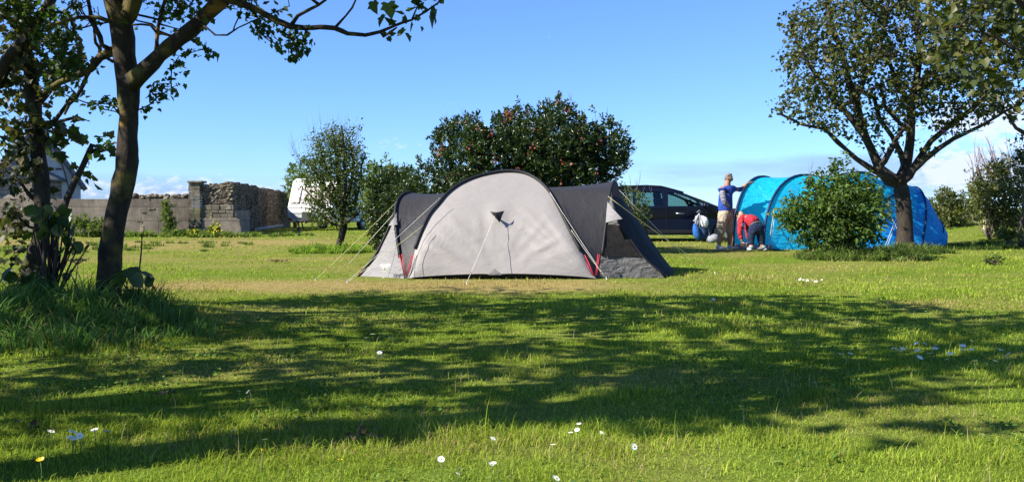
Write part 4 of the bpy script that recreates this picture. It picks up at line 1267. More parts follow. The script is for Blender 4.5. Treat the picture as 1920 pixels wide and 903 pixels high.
# ------------------------------------------------------------------ caravan
def caravan():
    white = simple('caravan_white', (.80, .79, .74), .35, .04, spec=.5, scale=2)
    greyb = simple('caravan_grey_band', (.42, .43, .42), .5, .25, scale=5)
    rub = simple('caravan_rubber', (.05, .05, .05), .7)
    g = NT('caravan_window'); glass = g.done(g.pbr((.42, .33, .31), .12, None, 0, .6))
    dk = NT('caravan_side_window'); dglass = dk.done(dk.pbr((.09, .10, .11), .1, None, 0, .6))
    red = simple('caravan_lamp_red', (.4, .03, .02), .3)
    rz = R(-19)
    o = at(541, 430, 39.6); o.z = 0
    root = empty('touring_caravan', o, rz, 'white touring caravan parked behind the small scrubby tree', 'caravan')
    W = 2.35
    prof = [(0, .36), (-.10, .60), (-.12, .98), (.34, 2.20), (.60, 2.34), (5.0, 2.36), (5.2, 2.2), (5.25, .36)]
    def turn(v): return Vector((v.y, v.x, v.z))   # profile x -> local +y, thickness -> local +x
    mb = MB(); mb.prism(prof, (), 0, W, 0, turn); mb.build('body', white, root, bevel=.07)
    # front panels follow the sloping nose
    def nose(z):
        if z < .98: return -.12 + (.10 - .12) * 0 - .0
        return -.12 + (z - .98) / (2.20 - .98) * .46
    def quad(x0, x1, z0, z1, off, th=.03):
        mb = MB(); vs = []
        for dz in (off, off + th):
            for x, z in ((x0, z0), (x1, z0), (x1, z1), (x0, z1)):
                vs.append((x, nose(z) - dz, z))
        mb.add(vs, [(3, 2, 1, 0), (4, 5, 6, 7), (0, 1, 5, 4), (1, 2, 6, 5), (2, 3, 7, 6), (3, 0, 4, 7)])
        return mb
    for x0, x1 in ((.16, .62), (.68, 1.67), (1.73, 2.19)):
        q = quad(x0, x1, 1.20, 1.98, .012, .02).build('window_frame', rub, root)
        quad(x0 + .03, x1 - .03, 1.23, 1.95, .035, .012).build('window', glass, q)
    quad(.03, W - .03, .99, 1.02, -.01, .03).build('trim_strip', rub, root)
    mb = MB(); mb.box((W / 2, -.125, .78), (W - .1, .03, .02)); mb.box((W / 2, -.12, .66), (W - .12, .02, .17), 1); mb.build('locker_band', [rub, greyb], root)
    mb = MB(); mb.tube([(W / 2 - .5, -.1, .42), (W / 2, -1.15, .44), (W / 2 + .5, -.1, .42)], .045, 6); mb.tube([(W / 2, -1.0, .40), (W / 2, -1.0, .08)], .03, 6); mb.ellipsoid((W / 2, -1.0, .09), (.05, .1, .1)); mb.box((W / 2, -.35, .62), (.34, .3, .42)); mb.build('drawbar', rub, root)
    for s in (.14, W - .14):
        mb = MB(); mb.box((s, -.11, .50), (.16, .04, .08)); mb.build('marker_lamp', red, root)
    # right-hand side
    mb = MB(); mb.box((W + .012, 3.3, 1.55), (.025, .95, .60)); f = mb.build('side_window', dglass, root)
    mb = MB(); mb.box((W + .012, 1.0, 1.55), (.025, .8, .60)); mb.build('side_window', dglass, root)
    mb = MB(); mb.box((W + .012, 4.45, 1.22), (.03, .62, 1.62)); d = mb.build('door', white, root, bevel=.01)
    mb = MB(); mb.box((W + .04, 4.22, 1.2), (.03, .05, .14)); mb.build('handle', rub, d)
    for y in (.35, 1.9, 4.1, 4.82):
        mb = MB(); mb.box((W + .015, y, 1.35), (.02, .02, 1.9)); mb.build('panel_seam', greyb, root)
    for y, z in ((1.7, .62), (4.0, 2.02), (3.9, .62)):
        mb = MB(); mb.box((W + .02, y, z), (.04, .22, .20)); mb.build('service_hatch', greyb, root, bevel=.01)
    for x in (W - .14, .14):
        mb = MB(); mb.tube([(x - .1, 2.7, .31), (x + .1, 2.7, .31)], .31, 20); wh = mb.build('wheel', rub, root, bevel=.02)
        mb = MB(); mb.tube([(x - .105, 2.7, .31), (x + .105, 2.7, .31)], .17, 14); mb.build('rim', white, wh)
    mb = MB(); mb.prism([(2.25, .36), (2.42, .62), (2.7, .70), (2.98, .62), (3.15, .36)], (), 0, .012, 0, lambda v: Vector((W + .002 + v.y, v.x, v.z))); mb.build('wheel_arch', rub, root)
    for a_, b_ in (((W - .3, .6, .38), (W - .3, .75, .02)), ((W - .3, 4.9, .38), (W - .3, 4.75, .02)), ((.3, .6, .38), (.3, .75, .02))):
        mb = MB(); mb.tube([a_, b_], .03, 6); mb.build('corner_steady', rub, root)
caravan()

# ------------------------------------------------------------------ car
def car():
    p = NT('car_paint_dark_blue'); paint = p.done(p.pbr((.005, .007, .018), .25, None, .0, .28))
    trim = simple('car_black_trim', (.012, .012, .014), .6)
    chrome = simple('car_chrome', (.75, .76, .78), .25, .02, 1.0)
    tyre = simple('car_tyre', (.02, .02, .02), .85)
    alloy = simple('car_alloy', (.55, .56, .58), .35, .05, .8)
    inter = simple('car_interior', (.035, .035, .038), .8)
    t = NT('car_glass')
    tr = t.node('ShaderNodeBsdfTransparent', {0: (.60, .72, .70, 1)}); gl = t.node('ShaderNodeBsdfGlossy', {0: (1, 1, 1, 1), 'Roughness': .02})
    fr = t.node('ShaderNodeFresnel', {'IOR': 1.45}); mx = t.node('ShaderNodeMixShader', {0: fr.outputs[0]})
    t.l.new(tr.outputs[0], mx.inputs[1]); t.l.new(gl.outputs[0], mx.inputs[2]); glass = t.done(mx.outputs[0])
    lampm = simple('car_lamp', (.7, .7, .72), .15, .05, .3)
    k = 26.3 / F
    ox = (1358 - CX) * k
    root = empty('parked_car', (ox, 27.2, 0), 0, 'dark blue people carrier parked side on behind the tents', 'car')
    HW = .92      # half width; local y -HW is the side facing the camera
    def arc(cx, r, z0):
        return [(cx + r * math.cos(a), z0 + r * math.sin(a)) for a in [math.pi * i / 10 for i in range(11)]]
    body = [(-3.86, .38), (-3.90, .62), (-3.86, .98), (-3.72, 1.02), (-.12, 1.015), (.10, 1.02), (.50, .95), (.80, .84), (.93, .70), (.98, .50), (.92, .24)] + \
           arc(0, .37, .26)[0:] + [(-.40, .20), (-2.46, .20)] + arc(-2.83, .37, .26) + [(-3.25, .26), (-3.80, .28)]
    mb = MB()
    def bulge(v):
        s = 1 if v.y > 0 else -1
        y = v.y
        if v.x > .3: y *= 1 - .16 * ((v.x - .3) / .7) ** 2
        if v.x < -3.5: y *= .96
        return Vector((v.x, y, v.z))
    mb.prism(body, (), -HW, HW, 0, bulge); mb.build('body', paint, root, bevel=.05)
    # cabin sides: roof rail and pillars with window openings
    top = [(-3.72, 1.0), (-3.62, 1.30), (-3.42, 1.52), (-3.05, 1.60), (-2.3, 1.635), (-1.75, 1.60), (-1.20, 1.45), (-.62, 1.22), (-.05, .99)]
    zc = {}
    wins = {'rear_quarter_window': [(-3.50, 1.06), (-3.42, 1.32), (-3.25, 1.46), (-2.72, 1.50), (-2.72, 1.06)],
            'rear_door_window': [(-2.62, 1.06), (-2.62, 1.50), (-1.86, 1.49), (-1.80, 1.06)],
            'front_door_window': [(-1.68, 1.06), (-1.66, 1.46), (-1.52, 1.47), (-1.14, 1.36), (-.86, 1.23), (-.74, 1.06)],
            'front_quarter_window': [(-.66, 1.07), (-.76, 1.20), (-.58, 1.13), (-.34, 1.02), (-.36, 1.01)]}
    for s in (-1, 1):
        def lean(v, s=s):
            yy = s * (HW - .03 - max(0, v.z - 1.0) * .28) + (v.y * -s)
            return Vector((v.x, yy, v.z))
        outer = [top[0]] + [(-3.72, .99)] * 0 + top[1:]
        mb = MB(); mb.prism(outer, list(wins.values()), 0, .06, 0, lean); mb.build('cabin_side', paint, root)
        for nm, w_ in wins.items():
            mb = MB(); mb.prism(w_, (), .028, .032, 0, lean); mb.build(nm, glass, root)
        # doors shut lines and handles
        for xx in (-2.67, -1.74, -.55):
            mb = MB(); mb.box((xx, s * (HW + .001), .66), (.012, .006, .70)); mb.build('shut_line', trim, root)
        for x0 in (-2.42, -1.33):
            mb = MB(); mb.tube([(x0 - .12, s * (HW + .03), .845), (x0 + .12, s * (HW + .03), .84)], .016, 8); mb.build('door_handle', chrome, root)
        mb = MB(); mb.box((-1.6, s * (HW + .003), .30), (2.2, .03, .10)); mb.build('sill_trim', trim, root, bevel=.01)
        mb = MB(); mb.ellipsoid((-.62, s * (HW + .12), 1.08), (.07, .12, .085), 12, 8); mb.tube([(-.6, s * (HW - .04), 1.03), (-.6, s * (HW + .08), 1.05)], .025, 6); mb.build('door_mirror', paint, root)
        mb = MB(); mb.tube([(-3.3, s * .70, 1.60), (-3.1, s * .70, 1.655), (-2.3, s * .70, 1.68), (-1.85, s * .70, 1.655), (-1.70, s * .70, 1.60)], .018, 6); mb.build('roof_rail', trim, root)
        for cx in (0, -2.83):
            mb = MB(); mb.tube([(cx, s * (HW - .24), .325), (cx, s * (HW - .02), .325)], .325, 28); wh = mb.build('wheel', tyre, root, bevel=.025)
            mb = MB(); mb.tube([(cx, s * (HW - .10), .325), (cx, s * (HW - .012), .325)], .215, 24)
            for q in range(5):
                a = q * 2 * math.pi / 5
                mb.box((cx + math.cos(a) * .11, s * (HW - .004), .325 + math.sin(a) * .11), (.21, .02, .05), 0, (0, -a, 0))
            mb.build('rim', alloy, wh)
        mb = MB(); mb.ellipsoid((.72, s * .70, .80), (.20, .16, .08), 12, 8, rot=Euler((0, .35, 0)).to_matrix()); mb.build('headlight', lampm, root)
        mb = MB(); mb.box((-3.84, s * .76, 1.0), (.10, .18, .5)); mb.build('tail_light', simple('car_tail_red', (.35, .02, .02), .2), root, bevel=.03)
    # roof skin
    rows = []
    for (x, z) in top[2:7]:
        hw = HW - .03 - (z - 1.0) * .28
        rows.append([(x, hw * math.sin(a), z + .045 * math.cos(a)) for a in [(-1 + 2 * i / 10) * math.pi / 2 for i in range(11)]])
    mb = MB(); mb.grid(rows); mb.build('roof', paint, root, solid=.03)
    def pane(p0, p1, nm):
        rows = []
        for x, z in (p0, ((p0[0] + p1[0]) / 2, (p0[1] + p1[1]) / 2 + .02), p1):
            hw = HW - .06 - (z - 1.0) * .28
            rows.append([(x, hw * (-1 + 2 * i / 6), z + .03 * math.cos((-1 + 2 * i / 6) * math.pi / 2)) for i in range(7)])
        mb = MB(); mb.grid(rows); mb.build(nm, glass, root)
    pane((-1.20, 1.45), (-.05, 1.0), 'windscreen'); pane((-3.42, 1.52), (-3.70, 1.03), 'rear_screen')
    # interior
    for x in (-1.55, -2.55):
        for y in (-.38, .38):
            mb = MB(); mb.box((x, y, .82), (.5, .46, .16)); mb.box((x - .24, y, 1.05), (.13, .46, .50), 0, (0, -.22, 0)); mb.box((x - .32, y, 1.38), (.09, .26, .17), 0, (0, -.2, 0)); mb.build('seat', inter, root, bevel=.03)
    mb = MB(); mb.box((-.42, 0, .96), (.55, 1.5, .22)); mb.build('dashboard', inter, root, bevel=.04)
    mb = MB(); c = Vector((-.86, -.38, 1.08)); pts = [c + Euler((0, -.35, 0)).to_matrix() @ Vector((0, .18 * math.cos(a), .18 * math.sin(a))) for a in [2 * math.pi * i / 16 for i in range(17)]]
    mb.tube(pts, .016, 6); mb.box(c, (.05, .3, .07)); mb.build('steering_wheel', inter, root)
    mb = MB(); mb.box((-.98, 0, 1.40), (.03, .24, .07)); mb.build('rear_view_mirror', inter, root, bevel=.01)
    mb = MB(); mb.box((-.96, .0, .30), (3.0, 1.4, .2)); mb.build('floor_pan', inter, root)
    mb = MB(); mb.box((.90, 0, .52), (.16, 1.1, .16)); mb.build('grille', trim, root, bevel=.02)
car()

# ------------------------------------------------------------------ fabric
def fabric(name, col, trans=.0, rough=.6, crease=.25, scale=(2.0, 2.0, 5.0), rot=(0, .5, 0), tcol=None, spec=.35, fine=.15):
    t = NT(name)
    c = t.coord(scale, rot)
    n = t.noise(1.6, 5, .55, c, .6); n2 = t.noise(9, 3, .6, t.coord((1, 1, 3), (0, -.6, 0)))
    colr = t.ramp(t.noise(.9, 4, .6, t.coord()), [(.3, tuple(x * .90 for x in col)), (.7, tuple(min(1, x * 1.06) for x in col))])
    nb = t.bump(n, crease, .08)
    b2 = t.node('ShaderNodeBump', {'Height': n2, 'Strength': fine, 'Distance': .02, 'Normal': nb})
    p = t.pbr(colr, rough, b2.outputs[0], 0, spec)
    if trans:
        tl = t.node('ShaderNodeBsdfTranslucent', {'Normal': b2.outputs[0]})
        tl.inputs[0].default_value = (*(tcol or col), 1)
        m = t.node('ShaderNodeMixShader', {0: trans}); t.l.new(p, m.inputs[1]); t.l.new(tl.outputs[0], m.inputs[2]); p = m.outputs[0]
    return t.done(p)
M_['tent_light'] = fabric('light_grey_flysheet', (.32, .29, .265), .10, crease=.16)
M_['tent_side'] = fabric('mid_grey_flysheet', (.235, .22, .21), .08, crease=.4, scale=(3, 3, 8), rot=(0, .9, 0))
M_['tent_dark'] = fabric('charcoal_flysheet', (.033, .031, .032), .03, .55, crease=.22, scale=(4, 4, 1.5), rot=(0, .2, 0), spec=.25)
M_['tent_navy'] = fabric('black_navy_flysheet', (.014, .013, .016), 0, .7, crease=.3, spec=.1)
M_['tent_black'] = simple('black_pole_sleeve', (.012, .012, .013), .6)
M_['mesh'] = simple('black_mesh_window', (.016, .015, .015), .8, .3, spec=.05)
M_['silver'] = fabric('silver_grey_flysheet', (.13, .125, .12), .1, .6, crease=1.0, scale=(4, 4, 7), rot=(0, .4, 0), spec=.15, fine=.5)
M_['red_strap'] = simple('red_webbing', (.50, .035, .05), .6)
M_['guy'] = simple('pale_guy_line', (.62, .60, .50), .7)
M_['guy_y'] = simple('yellow_guy_line', (.58, .55, .25), .7)
M_['logo'] = simple('logo_print', (.62, .60, .47), .6)
M_['peg'] = simple('steel_peg', (.4, .4, .4), .4, .1, .8)

def catmull(pts, n):
    """resample polyline of Vectors to n points with smooth interpolation"""
    P = [Vector(p) for p in pts]
    P = [P[0] * 2 - P[1]] + P + [P[-1] * 2 - P[-2]]
    dense = []
    for i in range(1, len(P) - 2):
        for k in range(12):
            t = k / 12; a, b, c, d = P[i - 1], P[i], P[i + 1], P[i + 2]
            dense.append(.5 * ((2 * b) + (c - a) * t + (2 * a - 5 * b + 4 * c - d) * t * t + (3 * b - a - 3 * c + d) * t ** 3))
    dense.append(P[-2])
    cum = [0]
    for a, b in zip(dense[:-1], dense[1:]): cum.append(cum[-1] + (b - a).length)
    out = []; j = 0
    for i in range(n):
        s = cum[-1] * i / (n - 1)
        while j < len(cum) - 2 and cum[j + 1] < s: j += 1
        f = 0 if cum[j + 1] == cum[j] else (s - cum[j]) / (cum[j + 1] - cum[j])
        out.append(dense[j].lerp(dense[j + 1], min(1, f)))
    return out
def mirY(p, yc): return Vector((p.x, 2 * yc - p.y, p.z))

def grey_tent():
    YC = 13.75
    o = at(950, 522, YC); o.z = 0
    root = empty('dome_tent', o, 0, 'large grey and charcoal family tent with guy lines pegged in the middle of the lawn', 'tent')
    L = lambda v: Vector(v) - o
    def A(x, y, Y): return L(at(x, y, Y))
    Mpx = [(764, 521), (771, 500), (779, 465), (793, 428), (806, 402), (822, 383), (838, 364), (860, 347), (888, 334), (918, 326), (950, 322), (982, 325), (1008, 338), (1030, 360), (1046, 388), (1062, 420), (1080, 455), (1100, 490), (1118, 516)]
    Mc = [A(x, y, 12.5 + 1.25 * ((522 - y) / 200) ** 2.0) for x, y in Mpx]
    Mc[0].z = Mc[-1].z = 0
    n = 61
    hoopM = catmull(Mc, n)
    Lf = [A(757, 521, 12.5), A(751, 480, 12.64), A(745, 440, 12.82), A(743, 405, 13.02), A(744, 386, 13.16), A(750, 372, 13.33), A(759, 364, 13.52), A(770, 361, YC)]; Lf[0].z = 0
    Rf = [A(1121, 516, 12.58), A(1127, 480, 12.66), A(1132, 440, 12.80), A(1137, 400, 12.98), A(1141, 370, 13.16), A(1145, 352, 13.40), A(1150, 340, YC)]; Rf[0].z = 0
    nh = 25
    LF, RF = catmull(Lf, nh), catmull(Rf, nh)
    LF[-1].y = RF[-1].y = 0
    yc = 0.0
    # front panel
    rows = []
    g0, g1 = Mc[0], Mc[-1]
    nv = 36
    peg = Vector((A(928, 508, 12.45).x, A(928, 508, 12.45).y, .03))
    for i in range(n):
        h = hoopM[i]; f = i / (n - 1)
        gx = g0.x + (g1.x - g0.x) * f
        gzz = .005 + .075 * math.sin(math.pi * f) ** .7 * (1 - math.exp(-((gx - peg.x) / .12) ** 2) * .15)
        g = Vector((gx, A(950, 520, 12.42).y - .05 * math.sin(math.pi * f), gzz))
        row = []
        for j in range(nv + 1):
            v = j / nv
            p = g.lerp(h, v)
            bul = .16 * math.sin(math.pi * v) * math.sin(math.pi * f)
            p += Vector((0, -1, .6)).normalized() * bul
            # creases radiating from the ground pegging point and the two corners
            d = p - peg; ang = math.atan2(d.z, d.x); rr = d.length
            env = math.sin(math.pi * v) * math.sin(math.pi * f)
            amp = .0
            amp += .020 * math.exp(-((rr - .75) / .45) ** 2) * (float(abs(vnoise(ang * 13, rr * .7 + 3) - .5)) * 4 - 1) * (1 if ang > 1.75 or ang < 1.2 else .2) * (1 - sstep(.75, 1.15, p.z))
            d2 = p - g1; a2 = math.atan2(d2.z, -d2.x)
            amp += .022 * math.exp(-((d2.length - .9) / .5) ** 2) * (float(abs(vnoise(a2 * 12 + 5, d2.length * .6) - .5)) * 4 - 1) * sstep(.15, .4, a2) * (1 - sstep(.75, 1.0, a2))
            # pull-out at the front guy
            dg = math.hypot(p.x - A(932, 402, 12.9).x, p.z - A(932, 402, 12.9).z)
            pull = .05 * math.exp(-(dg / .13) ** 2)
            p += Vector((0, -1, .2)) * (amp * min(1, env * 2.5) + pull)
            row.append(p)
        rows.append(row)
    MB().grid(rows).build('front_panel', M_['tent_light'], root)
    front_rows = rows
    # black mud skirt that also draws the shade in the gap under the front panel
    MB().grid([[r[0] + Vector((0, .03, .0)), Vector((r[0].x, r[0].y + .10, -.03))] for r in rows]).build('skirt_gap_shade', M_['tent_black'], root)
    # pole sleeve along the hoop
    def sleeve(pts, r, nm='pole_sleeve', mat=M_['tent_black']):
        mb = MB(); mb.tube(pts, r, 8); return mb.build(nm, mat, root)
    cut0, cut1 = 5, n - 5
    sleeve([p + Vector((0, -.015, .012)) for p in hoopM[cut0:cut1]], .023)
    back = [mirY(p, yc) for p in hoopM]
    sleeve([p + Vector((0, .015, .012)) for p in back[3:-3]], .030)
    # dome roof between the two crossing hoops
    iq0 = max(i for i in range(n) if hoopM[i].x < A(838, 364, 13.2).x)
    iq1 = min(i for i in range(n) if hoopM[i].x > A(1022, 350, 13.2).x)
    rows = []
    for i in range(iq0, iq1 + 1):
        a, b = hoopM[i], back[i]
        rows.append([a.lerp(b, t) + Vector((0, 0, .02 * math.sin(math.pi * t) * math.sin(math.pi * (i - iq0) / (iq1 - iq0)) - .01)) for t in [k / 8 for k in range(9)]])
    MB().grid(rows).build('roof_panel', M_['tent_dark'], root)
    # tunnel sections
    def tunnel(end, seg, nm):
        Mx = catmull(seg, nh - 5)
        q = Mx[-1]
        Mx += [q.lerp(Vector((q.x, 0, q.z + .03)), k / 5) for k in range(1, 6)]
        rows = []
        for k in range(11):
            t = k / 10
            sag = .035 * math.sin(math.pi * t)
            r = []
            for i in range(nh):
                p = end[i].lerp(Mx[i], t)
                p += Vector((0, .4, -1)) * sag * math.sin(math.pi * min(1, i / (nh - 1) * 1.0)) * .6
                if i > nh * .8: p.z -= sag * .6
                r.append(p)
            rows.append(r)
        MB().grid(rows).build(nm, M_['tent_dark'], root)
        MB().grid([[mirY(p, yc) for p in r] for r in rows]).build(nm, M_['tent_dark'], root)
    tunnel(LF, hoopM[0:iq0 + 1], 'left_tunnel_panel')
    tunnel(RF, hoopM[iq1:][::-1], 'right_tunnel_panel')
    # end hoops
    fullL = LF + [mirY(p, yc) for p in LF[::-1][1:]]
    fullR = RF + [mirY(p, yc) for p in RF[::-1][1:]]
    sleeve([p + Vector((-.012, -.012, .008)) for p in fullL[4:-3]], .023)
    sleeve([p + Vector((.012, -.012, .008)) for p in fullR[4:-3]], .020)
    # ---- left end
    edge = catmull([LF[15], A(739, 405, 13.08), A(727, 435, 13.05), A(707, 475, 13.0), A(690, 498, 12.96), A(672, 519, 12.92)], 22); edge[-1].z = 0
    hoopseg = catmull(LF[0:16][::-1], 22)
    rows = []
    for k in range(13):
        t = k / 12
        rows.append([edge[i].lerp(hoopseg[i], t) + Vector((0, 1, 0)) * .045 * math.sin(math.pi * t) * (i / 21) + Vector((0, -1, 0)) * .006 * math.sin(t * 9 + i * .7) for i in range(22)])
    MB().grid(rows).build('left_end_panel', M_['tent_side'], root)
    nose = [LF[-1], L(Vector((-1.66, YC, 1.05))), L(Vector((-1.85, YC, .45))), L(Vector((-2.02, YC, 0)))]
    nc = catmull(nose, 22)
    topseg = LF[15:]
    e2 = catmull(topseg[::-1] + edge[1:], 22)
    rows = [e2, [a.lerp(b, .5) + Vector((-.01, 0, .01)) for a, b in zip(e2, nc)], nc]
    rows += [[mirY(p, yc) for p in r] for r in rows[::-1][1:]]
    MB().grid(rows).build('left_end_wall', M_['tent_dark'], root)
    b_rows = [[mirY(p, yc) for p in r] for r in [edge, hoopseg]]
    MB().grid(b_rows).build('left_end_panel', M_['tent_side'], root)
    mb = MB(); mb.tube([p + Vector((-.012, -.01, 0)) for p in edge], .018, 6); mb.build('edge_piping', M_['tent_black'], root)
    mb = MB(); hood = [[A(744, 398, 12.98), A(744, 408, 12.94), A(745, 421, 12.86)], [A(738, 408, 12.92), A(737, 415, 12.88), A(737, 422, 12.84)], [A(733, 416, 12.96), A(730, 420, 12.94), A(728, 423, 12.92)]]
    mb.grid(hood); mb.build('vent_hood', M_['tent_side'], root)
    # logo: lettering and little emblem on the left end panel
    cu = bpy.data.curves.new('logo_text', 'FONT'); cu.body = 'Vango'; cu.size = .078; cu.extrude = .001; cu.shear = .25; cu.offset = .0015
    to = bpy.data.objects.new('logo_text', cu); COL.objects.link(to)
    bpy.context.view_layer.update()
    dg = bpy.context.evaluated_depsgraph_get()
    me = bpy.data.meshes.new_from_object(to.evaluated_get(dg)); bpy.data.objects.remove(to)
    lo = bpy.data.objects.new('logo_lettering', me); COL.objects.link(lo); me.materials.clear(); me.materials.append(M_['logo'])
    lo.parent = root; lo.location = A(712, 501, 12.56); lo.rotation_euler = (R(80), R(-8), R(-32))
    mb = MB(); c = A(720, 511, 12.52)
    mb.ellipsoid(c + Vector((0, 0, .055)), (.018, .006, .018), 10, 6)
    mb.add([c + Vector(v) for v in [(-.035, 0, .035), (.0, 0, .03), (.06, 0, .05), (.055, 0, .03), (.012, 0, .01), (.01, 0, -.02), (.0, 0, -.075), (-.03, 0, -.085), (-.02, 0, -.06), (-.012, 0, -.02), (-.018, 0, .01)]], [tuple(range(11))])
    mb.build('logo_emblem', M_['logo'], root)
    # ---- right porch
    eR = catmull([RF[19], A(1150, 388, 12.85), A(1162, 420, 12.78), A(1182, 450, 12.72), A(1204, 480, 12.66), A(1228, 502, 12.62), A(1247, 517, 12.6)], 22); eR[-1].z = 0
    hR = catmull(RF[0:20][::-1], 22)
    prow = []
    for k in range(13):
        t = k / 12
        prow.append([hR[i].lerp(eR[i], t) + Vector((0, 1, 0)) * .03 * math.sin(math.pi * t) * (i / 21) for i in range(22)])
    MB().grid(prow).build('porch_panel', M_['silver'], root)
    def on_panel(x, y, off=.02):
        # find the point of the porch panel seen at the pixel
        best = None
        tgt = (x, y)
        for r in prow:
            for p in r:
                wp = p + o
                px = CX + F * (wp.x) / wp.y; py = HOR - F * (wp.z - CAMH) / wp.y
                d = (px - x) ** 2 + (py - y) ** 2
                if best is None or d < best[0]: best = (d, wp.y)
        return L(at(x, y, best[1] - off))
    def patch(poly, nm, mat, off=.02, sub=6):
        mb = MB(); a, b, c, d = poly
        rows = []
        for i in range(sub + 1):
            u = i / sub; row = []
            for j in range(sub + 1):
                v = j / sub
                x = (a[0] * (1 - u) + b[0] * u) * (1 - v) + (d[0] * (1 - u) + c[0] * u) * v
                y = (a[1] * (1 - u) + b[1] * u) * (1 - v) + (d[1] * (1 - u) + c[1] * u) * v
                row.append(on_panel(x, y, off))
            rows.append(row)
        mb.grid(rows); return mb.build(nm, mat, root)
    patch([(1139, 420), (1160, 422), (1201, 480), (1133, 480)], 'mesh_window', M_['mesh'], .022)
    mb = MB(); mb.add([A(1139, 378, 12.86), A(1150, 392, 12.70), A(1167, 410, 12.60), A(1150, 413, 12.56), A(1136, 417, 12.60), A(1137, 398, 12.72)], [(0, 1, 5), (1, 2, 3), (1, 3, 5), (5, 3, 4)], 0, True); mb.build('vent_hood', M_['tent_side'], root)
    # outer black-navy flap sweeping down to the right
    noseR = catmull([RF[-1], L(at(1157, 357, YC)), L(at(1176, 384, YC)), L(at(1199, 416, YC)), L(at(1236, 472, YC)), Vector((L(at(1266, 510, YC)).x, 0, 0))], 22)
    for p in noseR: p.y = 0
    e3 = catmull(RF[19:][::-1] + eR[1:], 22)
    rows = [e3, [a.lerp(b, .5) + Vector((.02, 0, .015)) for a, b in zip(e3, noseR)], noseR]
    rows += [[mirY(p, yc) for p in r] for r in rows[::-1][1:]]
    MB().grid(rows).build('right_end_wall', M_['tent_navy'], root)
    MB().grid([[mirY(p, yc) for p in r] for r in prow]).build('porch_panel', M_['silver'], root)
    mb = MB(); mb.tube([p + Vector((.008, -.012, 0)) for p in eR[1:]], .014, 6); mb.build('edge_piping', M_['tent_black'], root)
    mb = MB(); mb.add([A(1147, 366, 12.9), A(1149, 350, 13.2), A(1153, 338, 13.7), A(1158, 342, 13.7), A(1161, 356, 13.2), A(1166, 372, 12.95)], [(0, 1, 4, 5), (1, 2, 3, 4)], 0, True); mb.build('hoop_cap', M_['tent_navy'], root)
    # red pole straps
    for pts in ([(749, 478, 12.46), (754, 500, 12.43), (759, 517, 12.42)], [(753, 476, 12.44), (758, 500, 12.42), (762, 517, 12.42)], [(776, 474, 12.5), (770, 496, 12.44), (763, 517, 12.42)], [(772, 478, 12.5), (766, 500, 12.44), (761, 517, 12.42)],
                [(1092, 477, 12.6), (1102, 498, 12.48), (1112, 516, 12.42)], [(1096, 477, 12.58), (1106, 498, 12.46), (1114, 516, 12.42)], [(1121, 476, 12.48), (1119, 498, 12.44), (1117, 516, 12.42)], [(1124, 477, 12.48), (1121, 498, 12.44), (1119, 516, 12.42)]):
        mb = MB(); mb.tube([A(*p) for p in pts], .0060, 6); mb.build('red_strap', M_['red_strap'], root)
    # front vent patch and ground triangle
    c = lambda x, y, d: A(x, y, d)
    mb = MB(); mb.add([c(918, 396, 12.80), c(930, 398, 12.72), c(946, 395, 12.80), c(942, 403, 12.74), c(937, 417, 12.74), c(928, 407, 12.68)], [(0, 1, 5), (1, 2, 3), (1, 3, 4, 5)], 0, True); mb.build('guy_reinforcement', M_['tent_black'], root)
    mb = MB(); mb.add([c(915, 515, 12.35), c(940, 515, 12.35), c(928, 503, 12.36)], [(0, 1, 2)]); mb.build('ground_triangle', M_['tent_side'], root)
    # guy lines
    def guy(p0, px1, py1, mat, r=.0033, gy=None):
        e = gp(px1, py1); e = L(e) + Vector((0, 0, .01))
        if gy: e = A(px1, py1, gy)
        a = A(*p0)
        mb = MB(); pts = [a.lerp(e, k / 8) + Vector((0, 0, -.012 * math.sin(math.pi * k / 8))) for k in range(9)]
        mb.tube(pts, r, 5); g = mb.build('guy_line', mat, root)
        q = a.lerp(e, .86); mb = MB(); mb.box(q, (.010, .010, .03)); mb.build('runner', M_['red_strap'], g)
        mb = MB(); dd = (a - e).normalized(); mb.tube([e + Vector((0, 0, .03)), e + Vector((0, 0, -.08)) - dd * .03], .004, 5); mb.build('peg', M_['peg'], g)
    guy((744, 378, 12.85), 592, 525, M_['guy_y'])
    guy((826, 370, 12.92), 651, 529, M_['guy'])
    guy((794, 422, 12.58), 652, 530, M_['guy_y'])
    guy((928, 405, 12.68), 875, 531, M_['guy'])
    guy((1031, 361, 12.98), 1136, 523, M_['guy'])
    guy((1071, 431, 12.55), 1137, 524, M_['guy'])
    guy((1140, 368, 12.9), 1340, 514, M_['guy_y'])
    for (a, x, y) in (((770, 365, 14.2), -2.9, 15.6), ((1150, 345, 14.2), 3.2, 15.7)):
        mb = MB(); e = L(Vector((x, y, .01))); mb.tube([A(*a), e], .004, 4); mb.build('guy_line', M_['guy'], root)
grey_tent()

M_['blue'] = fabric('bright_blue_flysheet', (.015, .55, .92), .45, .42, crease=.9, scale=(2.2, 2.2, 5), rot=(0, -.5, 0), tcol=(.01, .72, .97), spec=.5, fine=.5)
M_['blue_shaded'] = fabric('shaded_blue_flysheet', (.010, .33, .84), .36, .45, crease=.7, scale=(2, 2, 4), rot=(0, .5, 0), tcol=(.01, .42, .90), spec=.4, fine=.4)  # darker copy: shade on the bedroom end put into the fabric colour
M_['blue_sleeve'] = simple('navy_pole_sleeve', (.010, .030, .10), .6)
M_['groundsheet'] = simple('grey_groundsheet', (.22, .24, .25), .6, .2)

